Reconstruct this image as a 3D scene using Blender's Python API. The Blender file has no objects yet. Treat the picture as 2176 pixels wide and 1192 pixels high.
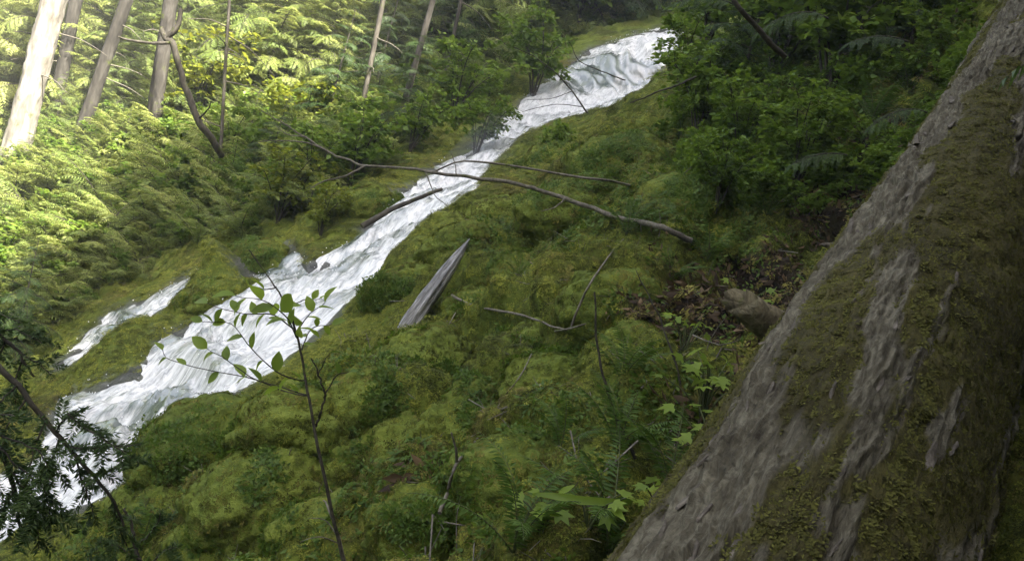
import bpy, math, random
import numpy as np
from mathutils import Matrix, Vector

random.seed(7)
RNG = np.random.default_rng(7)
sc = bpy.context.scene
COL = sc.collection
R = math.radians

# ------------------------------------------------------------------ camera
PW, PH, FPX = 2176.0, 1192.0, 1708.0
ROLL = R(14.0)
XR = np.array([math.cos(ROLL), 0, math.sin(ROLL)])      # camera right
UP = np.array([-math.sin(ROLL), 0, math.cos(ROLL)])     # camera up
FW = np.array([0.0, 1.0, 0.0])
cam_d = bpy.data.cameras.new('camera')
cam_d.sensor_width = 36.0
cam_d.lens = 36.0 * FPX / PW
cam_d.clip_start = 0.05
cam_d.clip_end = 500
cam = bpy.data.objects.new('camera', cam_d)
COL.objects.link(cam)
cam.matrix_world = Matrix((
    (XR[0], UP[0], -FW[0], 0), (XR[1], UP[1], -FW[1], 0), (XR[2], UP[2], -FW[2], 0), (0, 0, 0, 1)))
sc.camera = cam

# ------------------------------------------------------------------ sky, sun, exposure
SUN = np.array([0.40, -0.52, 0.76]); SUN /= np.linalg.norm(SUN)
world = bpy.data.worlds.new('World'); sc.world = world
world.use_nodes = True
wn = world.node_tree.nodes; wl = world.node_tree.links
sky = wn.new('ShaderNodeTexSky'); sky.sky_type = 'NISHITA'; sky.sun_disc = False
sky.sun_elevation = math.asin(SUN[2])
sky.sun_rotation = math.atan2(SUN[0], SUN[1])
sky.air_density = 0.8; sky.dust_density = 6.0; sky.ozone_density = 0.2
wl.new(sky.outputs[0], wn['Background'].inputs[0])
wn['Background'].inputs[1].default_value = 0.07
sun_d = bpy.data.lights.new('sun', 'SUN'); sun_d.energy = 5.0; sun_d.angle = R(0.6)
sun_d.color = (1.0, 0.93, 0.80)
sun = bpy.data.objects.new('sun', sun_d); COL.objects.link(sun)
sun.rotation_euler = Vector(SUN).to_track_quat('Z', 'Y').to_euler()
sc.view_settings.view_transform = 'Standard'
sc.view_settings.look = 'None'
sc.view_settings.gamma = 1.0
sc.view_settings.exposure = 3.2
sc.cycles.use_denoising = True
sc.cycles.max_bounces = 5
sc.cycles.diffuse_bounces = 3
sc.cycles.transmission_bounces = 4
sc.cycles.caustics_reflective = False
sc.cycles.caustics_refractive = False
sc.render.filter_size = 1.8

# ------------------------------------------------------------------ numeric helpers
def unproj(u, v, d):
    a = (np.asarray(u, float) - PW / 2) / FPX; b = (PH / 2 - np.asarray(v, float)) / FPX
    d = np.asarray(d, float)
    return (a * d)[..., None] * XR + (b * d)[..., None] * UP + d[..., None] * FW

def proj(p):
    p = np.asarray(p, float)
    d = np.maximum(p @ FW, 1e-3)
    return PW / 2 + FPX * (p @ XR) / d, PH / 2 - FPX * (p @ UP) / d, d

def smooth(e0, e1, x):
    t = np.clip((x - e0) / (e1 - e0), 0, 1)
    return t * t * (3 - 2 * t)

def _hash(ix, iy, iz, seed):
    h = (ix * 374761393 + iy * 668265263 + iz * 2147483647 + seed * 1274126177) & 0xFFFFFFFF
    h = ((h ^ (h >> 13)) * 1274126177) & 0xFFFFFFFF
    h = ((h ^ (h >> 16)) * 2246822519) & 0xFFFFFFFF
    return (h ^ (h >> 15)) & 0xFFFFFFFF

def vnoise(p, seed=0):
    """value noise -1..1 for points (N,3)"""
    p = np.asarray(p, float)
    f = np.floor(p); i = f.astype(np.int64); t = p - f
    t = t * t * t * (t * (t * 6 - 15) + 10)
    out = 0
    for dx in (0, 1):
        wx = t[:, 0] if dx else 1 - t[:, 0]
        for dy in (0, 1):
            wy = t[:, 1] if dy else 1 - t[:, 1]
            for dz in (0, 1):
                wz = t[:, 2] if dz else 1 - t[:, 2]
                out = out + wx * wy * wz * (_hash(i[:, 0] + dx, i[:, 1] + dy, i[:, 2] + dz, seed) / 4294967295.0)
    return out * 2 - 1

def fbm(p, oct=4, seed=0, gain=0.5):
    s = 0; a = 1; n = 0
    for o in range(oct):
        s = s + a * vnoise(p * (2.03 ** o) + 17.3 * o, seed + o); n += a; a *= gain
    return s / n

def worley(p, seed=0):
    """F1 distance and cell random, points (N,3)"""
    p = np.asarray(p, float); i = np.floor(p).astype(np.int64)
    best = np.full(len(p), 9.0); sec = np.full(len(p), 9.0); rid = np.zeros(len(p))
    for dx in (-1, 0, 1):
        for dy in (-1, 0, 1):
            for dz in (-1, 0, 1):
                c = i + (dx, dy, dz)
                h = [_hash(c[:, 0], c[:, 1], c[:, 2], seed + k) / 4294967295.0 for k in (1, 2, 3)]
                q = c + np.stack(h, 1)
                dd = np.linalg.norm(q - p, axis=1)
                m = dd < best
                sec = np.where(m, best, np.minimum(sec, dd))
                best = np.where(m, dd, best); rid = np.where(m, h[0], rid)
    return best, sec, rid

def poly_dist(u, v, poly):
    """signed distance to a polygon in its own units, + outside"""
    poly = np.asarray(poly, float)
    d = np.full(u.shape, 1e9); ins = np.zeros(u.shape, bool)
    n = len(poly)
    for k in range(n):
        ax, ay = poly[k]; bx, by = poly[(k + 1) % n]
        ex, ey = bx - ax, by - ay
        t = np.clip(((u - ax) * ex + (v - ay) * ey) / (ex * ex + ey * ey + 1e-9), 0, 1)
        d = np.minimum(d, (u - ax - t * ex) ** 2 + (v - ay - t * ey) ** 2)
        c = ((ay > v) != (by > v)) & (u < (bx - ax) * (v - ay) / (by - ay + 1e-12) + ax)
        ins ^= c
    d = np.sqrt(d)
    return np.where(ins, -d, d)

# ------------------------------------------------------------------ terrain heights
CTRL = [  # survey points of the hillside: picture column, row, distance forward in metres
    (0, 1150, 4.7), (300, 1000, 5.2), (500, 1192, 3.7), (250, 1192, 4.0), (750, 1192, 3.0), (1000, 1192, 2.55), (1220, 1192, 2.3),
    (500, 900, 5.0), (530, 825, 5.6), (700, 900, 4.5), (1000, 900, 3.9), (1200, 900, 3.4), (1400, 900, 3.1),
    (400, 850, 6.2), (500, 720, 7.2), (300, 780, 7.6), (640, 650, 7.4), (710, 670, 6.6),
    (150, 930, 6.6), (100, 870, 7.4), (0, 1040, 5.6),
    (830, 555, 7.7), (800, 700, 5.8), (1000, 700, 5.1), (1000, 500, 6.9), (1000, 400, 8.8), (1200, 700, 4.5), (1400, 700, 4.0), (1560, 760, 3.6),
    (1200, 500, 6.2), (1400, 500, 5.3), (1400, 350, 7.8), (1200, 330, 10.5), (1250, 235, 14.5), (1600, 250, 8.2), (1700, 120, 9.0),
    (1600, 450, 5.6), (1640, 560, 5.6), (1500, 130, 13.5), (1850, 60, 8.5), (1850, 300, 6.8),
    (930, 430, 9.4), (1000, 355, 11.8), (1100, 265, 15.0), (1330, 212, 17.0), (1380, 205, 17.6), (1390, 95, 18.8), (1420, 68, 20.5), (1250, 120, 18.8),
    (1180, 200, 16.8), (1430, 0, 25.0),
    (800, 470, 9.6), (720, 540, 9.0), (600, 560, 9.2), (480, 600, 9.6), (330, 660, 9.4), (200, 720, 9.0), (60, 800, 9.0),
    (800, 380, 12.0), (900, 300, 14.5), (600, 430, 12.0), (350, 540, 12.0), (100, 600, 11.5),
    (300, 400, 15.5), (60, 420, 15.0), (600, 280, 17.0), (850, 220, 18.5), (1050, 170, 20.5), (1200, 60, 24.0),
]
P = unproj([c[0] for c in CTRL], [c[1] for c in CTRL], [c[2] for c in CTRL])
EXTRA = np.array([  # ground outside the picture
    (0.0, 0.2, -1.65), (-3, 0.5, -3.2), (-8, 3, -4.2), (1.0, 1.9, -0.86), (1.6, 0.4, -0.55),
    (2.2, 3.9, 0.15), (2.65, 4.8, 0.8), (1.75, 3.1, -0.1), (3.4, 6.0, 2.6), (2.6, 2.6, 1.0), (3.6, 3.6, 2.3), (5.5, 6.0, 4.6), (5, 2, 2.9), (3, 0, 0.6),
    (9, 10, 8.5), (10, 0, 5.0), (4, -6, 0), (-4, -8, -4), (12, -12, 4),
    (-12, 12, -2.6), (-14, 22, 1.2), (-9, 19, 1.8), (-25, 30, 5), (-5, 26, 6.5), (-12, 34, 8), (2, 32, 13), (10, 30, 16), (-40, 10, -2), (-28, 0, -6),
    (0, 48, 22), (-30, 50, 15), (30, 30, 24), (30, 0, 12), (-20, -20, -10), (20, -30, 5)])
ALLP = np.vstack([P, EXTRA])

def _tps(r2):
    return 0.5 * r2 * np.log(r2 + 1e-9)
def _fit(pts, lam):
    n = len(pts); xy = pts[:, :2]
    r2 = ((xy[:, None] - xy[None]) ** 2).sum(2)
    A = np.zeros((n + 3, n + 3)); A[:n, :n] = _tps(r2) + lam * np.eye(n)
    A[:n, n] = 1; A[:n, n + 1:] = xy; A[n, :n] = 1; A[n + 1:, :n] = xy.T
    b = np.zeros(n + 3); b[:n] = pts[:, 2]
    return np.linalg.solve(A, b)
TW = _fit(ALLP, 0.02)
def base_z(x, y):
    x = np.atleast_1d(np.asarray(x, float)); y = np.atleast_1d(np.asarray(y, float))
    z = TW[len(ALLP)] + TW[len(ALLP) + 1] * x + TW[len(ALLP) + 2] * y
    for k in range(len(ALLP)):
        z = z + TW[k] * _tps((x - ALLP[k, 0]) ** 2 + (y - ALLP[k, 1]) ** 2)
    return z

WATER_MAIN = [(1395, 62), (1330, 82), (1250, 108), (1190, 150), (1130, 195), (1085, 240), (1000, 322), (930, 350), (880, 392), (800, 455), (745, 512),
    (690, 545), (650, 560), (630, 532), (570, 545), (525, 585), (505, 630), (430, 655), (415, 685), (335, 735), (290, 785), (200, 825), (130, 852), (105, 900), (90, 960),
    (50, 1000), (-100, 1020), (-100, 1200), (0, 1152), (70, 1110), (150, 1088), (230, 1062), (296, 1010), (330, 955), (380, 895), (428, 862), (505, 842), (570, 800), (650, 728),
    (722, 668), (780, 615), (838, 558), (890, 522), (915, 482), (940, 442), (1005, 396), (1060, 338), (1110, 284), (1180, 258), (1260, 235), (1345, 222), (1388, 205),
    (1400, 150), (1445, 110), (1450, 72)]
WATER_SIDE = [(480, 572), (400, 590), (330, 630), (260, 655), (215, 675), (175, 722), (120, 775), (105, 800), (150, 785), (235, 722), (295, 688), (370, 648), (445, 608)]

def water_dist(x, y, z):
    u, v, d = proj(np.stack([x, y, z], 1))
    dd = np.minimum(poly_dist(u, v, WATER_MAIN), poly_dist(u, v, WATER_SIDE))
    dd = dd * d / FPX
    return np.where((y < 3.2) | (d < 1), 5.0, dd)

BUMPS = [  # moss-covered swells of the bank: column, row, distance, height, radius
    (450, 915, 5.2, 0.02, 0.42), (840, 940, 4.3, 0.13, 0.30), (700, 990, 4.3, 0.14, 0.33), (980, 880, 4.0, 0.12, 0.33),
    (1040, 470, 7.3, 0.20, 0.6), (860, 610, 6.9, 0.12, 0.40), (1150, 640, 4.9, 0.14, 0.35), (1330, 640, 4.3, 0.16, 0.35),
    (560, 540, 9.6, 0.42, 0.36), (500, 605, 9.3, 0.36, 0.32), (420, 675, 8.9, 0.13, 0.26), (330, 735, 8.4, 0.10, 0.30), (240, 790, 8.2, 0.10, 0.35),
    (790, 420, 10.6, 0.25, 0.5), (1330, 300, 10.6, 0.25, 0.6), (1250, 370, 9.0, 0.2, 0.5), (1420, 250, 11.5, .25, .6),
    (1290, 830, 3.7, 0.10, 0.22), (560, 1080, 4.1, 0.1, 0.3), (900, 1080, 3.2, 0.07, 0.2), (380, 1020, 4.8, 0.1, .3),
    (930, 640, 5.9, -0.16, 0.22), (1080, 560, 5.9, -0.14, 0.28), (1160, 530, 6.0, -.2, .16), (1600, 640, 4.4, -.2, .4)]
BP = unproj([b[0] for b in BUMPS], [b[1] for b in BUMPS], [b[2] for b in BUMPS])

def bank_relief(x, y, b):
    q = np.stack([x, y, b], 1)
    wob = np.stack([fbm(q * 1.7, 2, 5), fbm(q * 1.7, 2, 6), fbm(q * 1.7, 2, 7)], 1) * 0.25
    f1, f2, _ = worley((q + wob) * 1.6 + (3.1, 1.7, 0.5), 11)
    g1, g2, _ = worley((q + wob * .6) * 4.6 + (1.1, 7.7, 0.5), 12)
    dm = np.sqrt(np.clip(1 - (f1 / .68) ** 2, 0, 1)); dg = np.sqrt(np.clip(1 - (g1 / .66) ** 2, 0, 1))
    amp = 0.75 + .5 * fbm(q * .8 + 9, 2, 14)
    h1, h2, _ = worley((q + wob * 1.5) * .72 + (5.1, 2.7, 0.5), 13)
    m = 0.24 * (np.sqrt(np.clip(1 - (h1 / .78) ** 2, 0, 1)) - .72) + 0.30 * amp * (dm - .66) + 0.13 * (dg - .62) + 0.05 * fbm(q * 4.5, 3, 21)
    k1, k2, _ = worley((q + wob * .3) * 10.5, 15)
    m = m + 0.045 * (.5 - k1) + 0.012 * fbm(q * 19, 2, 31)
    return m

DOMES = []
def _base_hit(u, v):
    d = np.exp(np.linspace(math.log(1.2), math.log(45), 300)); p = unproj(np.full(300, u), np.full(300, v), d)
    k = np.nonzero(p[:, 2] < base_z(p[:, 0], p[:, 1]))[0]
    return p[k[0] if len(k) else 299]
DP = [_base_hit(a, b) for a, b, _, _ in DOMES]
def base_n(x, y):
    e = 0.15
    dx = (base_z(x + e, y) - base_z(x - e, y)) / (2 * e); dy = (base_z(x, y + e) - base_z(x, y - e)) / (2 * e)
    n = np.stack([-dx, -dy, np.ones_like(dx)], 1)
    return n / np.linalg.norm(n, axis=1, keepdims=True)
def ground_full(x, y):
    """points of the ground pushed out along the slope's own normal, signed distance to the water's edge, smooth height"""
    x = np.asarray(x, float); y = np.asarray(y, float)
    b = base_z(x, y)
    wd = water_dist(x, y, b)
    m = bank_relief(x, y, b) * (0.25 + 0.75 * smooth(0.02, 0.5, wd)) * smooth(-.15, .05, wd)
    for p, bb in zip(BP, BUMPS):
        m = m + bb[3] * np.exp(-((x - p[0]) ** 2 + (y - p[1]) ** 2) / (bb[4] ** 2)) * smooth(-.1, .15, wd)
    wob = .10 * vnoise(np.stack([x, y, b], 1) * 4, 97)
    for p, dd in zip(DP, DOMES):
        q = (np.sqrt((x - p[0]) ** 2 + (y - p[1]) ** 2 + (b - p[2]) ** 2) + wob) / dd[2]
        m = m + dd[3] * np.sqrt(np.clip(1 - q * q, 0, 1)) * smooth(-.05, .2, wd)
    m = m + np.where(wd < 0, -0.26 * smooth(0, 0.16, -wd), 0.05 * smooth(0, .08, wd))
    m = m * smooth(60, 25, np.hypot(x, y)) 
    return np.stack([x, y, b], 1) + base_n(x, y) * m[:, None], wd, b
GROUND_TREE = None
def ground_z(x, y):
    h = GROUND_TREE.ray_cast(Vector((float(x), float(y), 200.0)), Vector((0, 0, -1)))
    return [h[0].z if h[0] is not None else float(base_z(x, y)[0])]
def hit(u, v):
    """where the sight line through a picture point meets the ground"""
    d = unproj(u, v, 1.0)
    h = GROUND_TREE.ray_cast(Vector((0, 0, 0)), Vector(d).normalized())
    return np.array(h[0]) if h[0] is not None else _base_hit(u, v)

# ------------------------------------------------------------------ mesh helpers
def make_mesh(name, verts, faces, attrs=None, mats=(), midx=None, smooth_shade=True, uv=None):
    verts = np.ascontiguousarray(verts, np.float32)
    me = bpy.data.meshes.new(name)
    if isinstance(faces, np.ndarray): faces = [faces]
    faces = [np.asarray(f, np.int32) for f in faces if len(f)]
    loops = np.concatenate([f.ravel() for f in faces])
    counts = np.concatenate([np.full(len(f), f.shape[1], np.int32) for f in faces])
    starts = np.concatenate([[0], np.cumsum(counts)[:-1]]).astype(np.int32)
    me.vertices.add(len(verts)); me.vertices.foreach_set('co', verts.ravel())
    me.loops.add(len(loops)); me.loops.foreach_set('vertex_index', loops)
    me.polygons.add(len(counts)); me.polygons.foreach_set('loop_start', starts)
    me.polygons.foreach_set('use_smooth', np.full(len(counts), smooth_shade, bool))
    for m in mats: me.materials.append(m)
    if midx is not None: me.polygons.foreach_set('material_index', np.asarray(midx, np.int32))
    me.update(calc_edges=True)
    for k, a in (attrs or {}).items():
        a = np.asarray(a, np.float32)
        if a.ndim == 1:
            at = me.attributes.new(k, 'FLOAT', 'POINT'); at.data.foreach_set('value', a)
        else:
            at = me.attributes.new(k, 'FLOAT_VECTOR', 'POINT'); at.data.foreach_set('vector', np.ascontiguousarray(a).ravel())
    return me

class MB:
    """collects pieces of one mesh"""
    def __init__(s): s.v = []; s.f = {3: [], 4: []}; s.fm = {3: [], 4: []}; s.t = []; s.n = 0
    def add(s, v, f, tint=0.5, mat=0):
        v = np.asarray(v, float).reshape(-1, 3); f = np.asarray(f, int)
        s.v.append(v); s.f[f.shape[1]].append(f + s.n); s.fm[f.shape[1]].append(np.full(len(f), mat))
        s.t.append(np.broadcast_to(np.asarray(tint, float), (len(v),))); s.n += len(v)
    def merge(s, o, M=None, T=(0, 0, 0), dtint=0):
        if not o.n: return
        v = np.vstack(o.v)
        if M is not None: v = v @ np.asarray(M).T
        v = v + np.asarray(T)
        for k in (3, 4):
            for f, m in zip(o.f[k], o.fm[k]): s.f[k].append(f + s.n); s.fm[k].append(m)
        s.v.append(v); s.t.append(np.concatenate(o.t) + dtint); s.n += len(v)
    def arrays(s):
        v = np.vstack(s.v); fs = []; ms = []
        for k in (3, 4):
            if s.f[k]: fs.append(np.vstack(s.f[k])); ms.append(np.concatenate(s.fm[k]))
        return v, fs, np.concatenate(ms), np.concatenate(s.t)
    def mesh(s, name, *mats, smooth_shade=True):
        v, f, m, t = s.arrays()
        return make_mesh(name, v, f, {'tint': t}, mats, m, smooth_shade)
    def stamp(s, tv, tf, M, T, tint=0.5, mat=0):
        """template (n,3) put down with matrices (m,3,3) and places (m,3)"""
        m = len(T); n = len(tv)
        v = np.einsum('mij,nj->mni', M, tv) + np.asarray(T)[:, None]
        f = (np.asarray(tf)[None] + (np.arange(m) * n)[:, None, None]).reshape(-1, np.asarray(tf).shape[1])
        s.add(v.reshape(-1, 3), f, np.repeat(np.broadcast_to(tint, (m,)), n), mat)

def norm(v):
    v = np.asarray(v, float); return v / (np.linalg.norm(v, axis=-1, keepdims=True) + 1e-9)
def frames(yd, zd):
    """matrices whose columns are x, y (along yd), z (near zd)"""
    y = norm(yd); x = norm(np.cross(y, zd)); z = np.cross(x, y)
    return np.stack([x, y, z], -1)

def tube(pts, rad, n=6, tint=0.5, mb=None, mat=0, cap=True, rough=0.0, seed=0):
    pts = np.asarray(pts, float); m = len(pts)
    rad = np.broadcast_to(np.asarray(rad, float), (m,))
    tg = norm(np.gradient(pts, axis=0))
    ref = np.array([0.0, 0, 1]) if abs(tg[:, 2]).mean() < 0.85 else np.array([1.0, 0, 0])
    x = norm(np.cross(tg, ref)); y = np.cross(tg, x)
    a = np.linspace(0, 2 * math.pi, n, endpoint=False)
    ring = np.cos(a)[None, :, None] * x[:, None] + np.sin(a)[None, :, None] * y[:, None]
    r = np.repeat(rad[:, None], n, 1)
    if rough:
        q = (pts[:, None] + ring * rad[:, None, None] * 2).reshape(-1, 3)
        r = r * (1 + rough * vnoise(q / (rad.mean() * 2.0 + 1e-6), seed).reshape(m, n))
    v = (pts[:, None] + ring * r[..., None]).reshape(-1, 3)
    i = np.arange(m - 1)[:, None] * n; j = np.arange(n)[None]; k = (j + 1) % n
    f = np.stack([i + j, i + k, i + n + k, i + n + j], -1).reshape(-1, 4)
    out = mb or MB()
    out.add(v, f, tint, mat)
    if cap:
        e = np.vstack([pts[:1], v[:n], pts[-1:], v[-n:]])
        j = np.arange(n); k = (j + 1) % n
        f3 = np.vstack([np.stack([np.zeros(n, int), k + 1, j + 1], 1), np.stack([np.full(n, n + 1), n + 2 + j, n + 2 + k], 1)])
        out.add(e, f3, tint, mat)
    return out

def curve(pts, n=24, wob=0.0, seed=0):
    """smooth line through the points (Catmull-Rom)"""
    pts = np.asarray(pts, float); m = len(pts)
    t = np.linspace(0, m - 1, n); i = np.clip(t.astype(int), 0, m - 2); u = (t - i)[:, None]
    g = lambda k: pts[np.clip(k, 0, m - 1)]
    p0, p1, p2, p3 = g(i - 1), g(i), g(i + 1), g(i + 2)
    c = 0.5 * (2 * p1 + (p2 - p0) * u + (2 * p0 - 5 * p1 + 4 * p2 - p3) * u ** 2 + (3 * p1 - p0 - 3 * p2 + p3) * u ** 3)
    if wob:
        q = np.arange(n)[:, None] * np.array([[0.35, 0, 0]])
        c = c + wob * np.stack([fbm(q + 5.1 * k, 2, seed + k) for k in range(3)], 1)
    return c

def obj(name, me, parent=None, loc=(0, 0, 0), kind=None, label=None, cat=None, group=None, mat=None):
    o = bpy.data.objects.new(name, me); COL.objects.link(o)
    if mat is not None: me.materials.append(mat)
    o.location = loc
    if parent is not None: o.parent = parent
    if kind: o['kind'] = kind
    if label: o['label'] = label
    if cat: o['category'] = cat
    if group: o['group'] = group
    return o
def thing(name, label, cat, loc=(0, 0, 0), rz=0.0, group=None, sc_=1.0):
    o = bpy.data.objects.new(name, None); COL.objects.link(o)
    o.empty_display_size = 0.1
    o.location = loc; o.rotation_euler = (0, 0, rz); o.scale = (sc_,) * 3
    o['label'] = label; o['category'] = cat
    if group: o['group'] = group
    return o

def instancer(name, protos, pos, rot, scl, idx, label, cat, kind='stuff', parent=None):
    """one object whose points carry copies of small tufts"""
    me = bpy.data.meshes.new(name)
    me.vertices.add(len(pos)); me.vertices.foreach_set('co', np.ascontiguousarray(pos, np.float32).ravel())
    for k, a, ty in (('rot', rot, 'FLOAT_VECTOR'), ('scl', scl, 'FLOAT'), ('idx', idx, 'INT')):
        at = me.attributes.new(k, ty, 'POINT')
        if ty == 'FLOAT_VECTOR': at.data.foreach_set('vector', np.ascontiguousarray(a, np.float32).ravel())
        elif ty == 'INT': at.data.foreach_set('value', np.ascontiguousarray(a, np.int32))
        else: at.data.foreach_set('value', np.ascontiguousarray(a, np.float32))
    o = obj(name, me, parent, kind=kind, label=label, cat=cat)
    c = bpy.data.collections.new(name + '_pieces')
    for k, pm in enumerate(protos):
        po = bpy.data.objects.new('%s_piece_%02d' % (name, k), pm); c.objects.link(po)
    ng = bpy.data.node_groups.new(name, 'GeometryNodeTree')
    ng.interface.new_socket('Geometry', in_out='INPUT', socket_type='NodeSocketGeometry')
    ng.interface.new_socket('Geometry', in_out='OUTPUT', socket_type='NodeSocketGeometry')
    N = ng.nodes; L = ng.links
    gi = N.new('NodeGroupInput'); go = N.new('NodeGroupOutput')
    ci = N.new('GeometryNodeCollectionInfo'); ci.inputs[0].default_value = c
    ci.inputs['Separate Children'].default_value = True; ci.inputs['Reset Children'].default_value = True
    ip = N.new('GeometryNodeInstanceOnPoints'); ip.inputs['Pick Instance'].default_value = True
    def attr(nm, ty):
        a = N.new('GeometryNodeInputNamedAttribute'); a.data_type = ty; a.inputs[0].default_value = nm
        return a.outputs[0]
    m2p = N.new('GeometryNodeMeshToPoints')
    L.new(gi.outputs[0], m2p.inputs[0]); L.new(m2p.outputs[0], ip.inputs['Points'])
    L.new(ci.outputs[0], ip.inputs['Instance'])
    L.new(attr('idx', 'INT'), ip.inputs['Instance Index'])
    e2r = N.new('FunctionNodeEulerToRotation'); L.new(attr('rot', 'FLOAT_VECTOR'), e2r.inputs[0])
    L.new(e2r.outputs[0], ip.inputs['Rotation'])
    L.new(attr('scl', 'FLOAT'), ip.inputs['Scale'])
    L.new(ip.outputs[0], go.inputs[0])
    md = o.modifiers.new('scatter', 'NODES'); md.node_group = ng
    return o
def euler_to(nrm, spin):
    """xyz eulers whose z axis follows nrm after a spin about it"""
    out = np.zeros((len(nrm), 3))
    n = norm(nrm)
    # R = Rz(c) Ry(b) Rx(a) with spin folded in through the tangent
    t = np.stack([np.cos(spin), np.sin(spin), np.zeros_like(spin)], 1)
    x = norm(t - n * (t * n).sum(1, keepdims=True)); y = np.cross(n, x)
    out[:, 1] = np.arcsin(np.clip(-x[:, 2], -1, 1))
    out[:, 2] = np.arctan2(x[:, 1], x[:, 0])
    out[:, 0] = np.arctan2(y[:, 2], n[:, 2])
    return out

# ------------------------------------------------------------------ materials
def new_mat(name):
    m = bpy.data.materials.new(name); m.use_nodes = True
    nt = m.node_tree; nt.nodes.clear()
    out = nt.nodes.new('ShaderNodeOutputMaterial')
    return m, nt.nodes, nt.links, out
def ramp(N, stops):
    r = N.new('ShaderNodeValToRGB'); e = r.color_ramp.elements
    while len(e) < len(stops): e.new(0.5)
    for k, (p, c) in enumerate(stops):
        e[k].position = p; e[k].color = (*c, 1)
    return r
def noise(N, L, scale, detail=4, rough=0.55, vec=None, dist=0.0):
    n = N.new('ShaderNodeTexNoise'); n.inputs['Scale'].default_value = scale
    n.inputs['Detail'].default_value = detail; n.inputs['Roughness'].default_value = rough; n.inputs['Distortion'].default_value = dist
    if vec is not None: L.new(vec, n.inputs['Vector'])
    return n
def math_n(N, L, op, a, b=None, c=None, clamp=False):
    n = N.new('ShaderNodeMath'); n.operation = op; n.use_clamp = clamp
    for k, x in enumerate((a, b, c)):
        if x is None: continue
        if isinstance(x, (int, float)): n.inputs[k].default_value = x
        else: L.new(x, n.inputs[k])
    return n.outputs[0]
def mixc(N, L, f, a, b):
    n = N.new('ShaderNodeMix'); n.data_type = 'RGBA'
    if isinstance(f, (int, float)): n.inputs[0].default_value = f
    else: L.new(f, n.inputs[0])
    for k, x in ((6, a), (7, b)):
        if isinstance(x, tuple): n.inputs[k].default_value = (*x, 1)
        else: L.new(x, n.inputs[k])
    return n.outputs[2]

def leaf_mat(name, dark, mid, light, trans=0.35, rough=0.5, spread=1.0):
    m, N, L, out = new_mat(name)
    oi = N.new('ShaderNodeObjectInfo'); at = N.new('ShaderNodeAttribute'); at.attribute_name = 'tint'
    geo = N.new('ShaderNodeNewGeometry')
    n = noise(N, L, 1.3, 3, 0.6, geo.outputs['Position'])
    s = math_n(N, L, 'MULTIPLY_ADD', oi.outputs['Random'], 0.30 * spread, math_n(N, L, 'MULTIPLY_ADD', n.outputs[0], 0.5 * spread, -0.40 * spread))
    s = math_n(N, L, 'ADD', s, at.outputs['Fac'], clamp=True)
    r = ramp(N, [(0.1, dark), (0.5, mid), (0.92, light)]); L.new(s, r.inputs[0])
    p = N.new('ShaderNodeBsdfPrincipled'); L.new(r.outputs[0], p.inputs['Base Color'])
    p.inputs['Roughness'].default_value = rough; p.inputs['Specular IOR Level'].default_value = 0.3
    t = N.new('ShaderNodeBsdfTranslucent')
    tc = mixc(N, L, 0.35, r.outputs[0], (light[0] * 1.25, light[1] * 1.2, light[2] * 0.9)); L.new(tc, t.inputs[0])
    mx = N.new('ShaderNodeMixShader'); mx.inputs[0].default_value = trans
    L.new(p.outputs[0], mx.inputs[1]); L.new(t.outputs[0], mx.inputs[2]); L.new(mx.outputs[0], out.inputs[0])
    return m

def wood_mat(name, c0, c1, c2, scale=14, stretch=(1, 1, 1), moss=0.0, bump=0.4, rough=0.85, moss_col=(0.06, 0.075, 0.014)):
    m, N, L, out = new_mat(name)
    tc = N.new('ShaderNodeTexCoord'); mp = N.new('ShaderNodeMapping'); mp.inputs['Scale'].default_value = stretch
    L.new(tc.outputs['Object'], mp.inputs[0])
    n = noise(N, L, scale, 6, 0.65, mp.outputs[0], 0.6); n2 = noise(N, L, scale * 0.22, 3, 0.6, tc.outputs['Object'])
    f = math_n(N, L, 'ADD', math_n(N, L, 'MULTIPLY', n.outputs[0], 0.7), math_n(N, L, 'MULTIPLY', n2.outputs[0], 0.3))
    r = ramp(N, [(0.34, c0), (0.5, c1), (0.66, c2)]); L.new(f, r.inputs[0])
    col = r.outputs[0]
    if moss > 0:
        n3 = noise(N, L, scale * 0.35, 5, 0.7, tc.outputs['Object'])
        mr = ramp(N, [(0.62 - moss * 0.3, (0, 0, 0)), (0.72 - moss * 0.3, (1, 1, 1))]); L.new(n3.outputs[0], mr.inputs[0])
        col = mixc(N, L, mr.outputs[0], col, moss_col)
    p = N.new('ShaderNodeBsdfPrincipled'); L.new(col, p.inputs['Base Color'])
    p.inputs['Roughness'].default_value = rough; p.inputs['Specular IOR Level'].default_value = 0.25
    b = N.new('ShaderNodeBump'); b.inputs['Strength'].default_value = bump; b.inputs['Distance'].default_value = 0.02
    L.new(n.outputs[0], b.inputs['Height']); L.new(b.outputs[0], p.inputs['Normal'])
    L.new(p.outputs[0], out.inputs[0])
    return m

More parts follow.
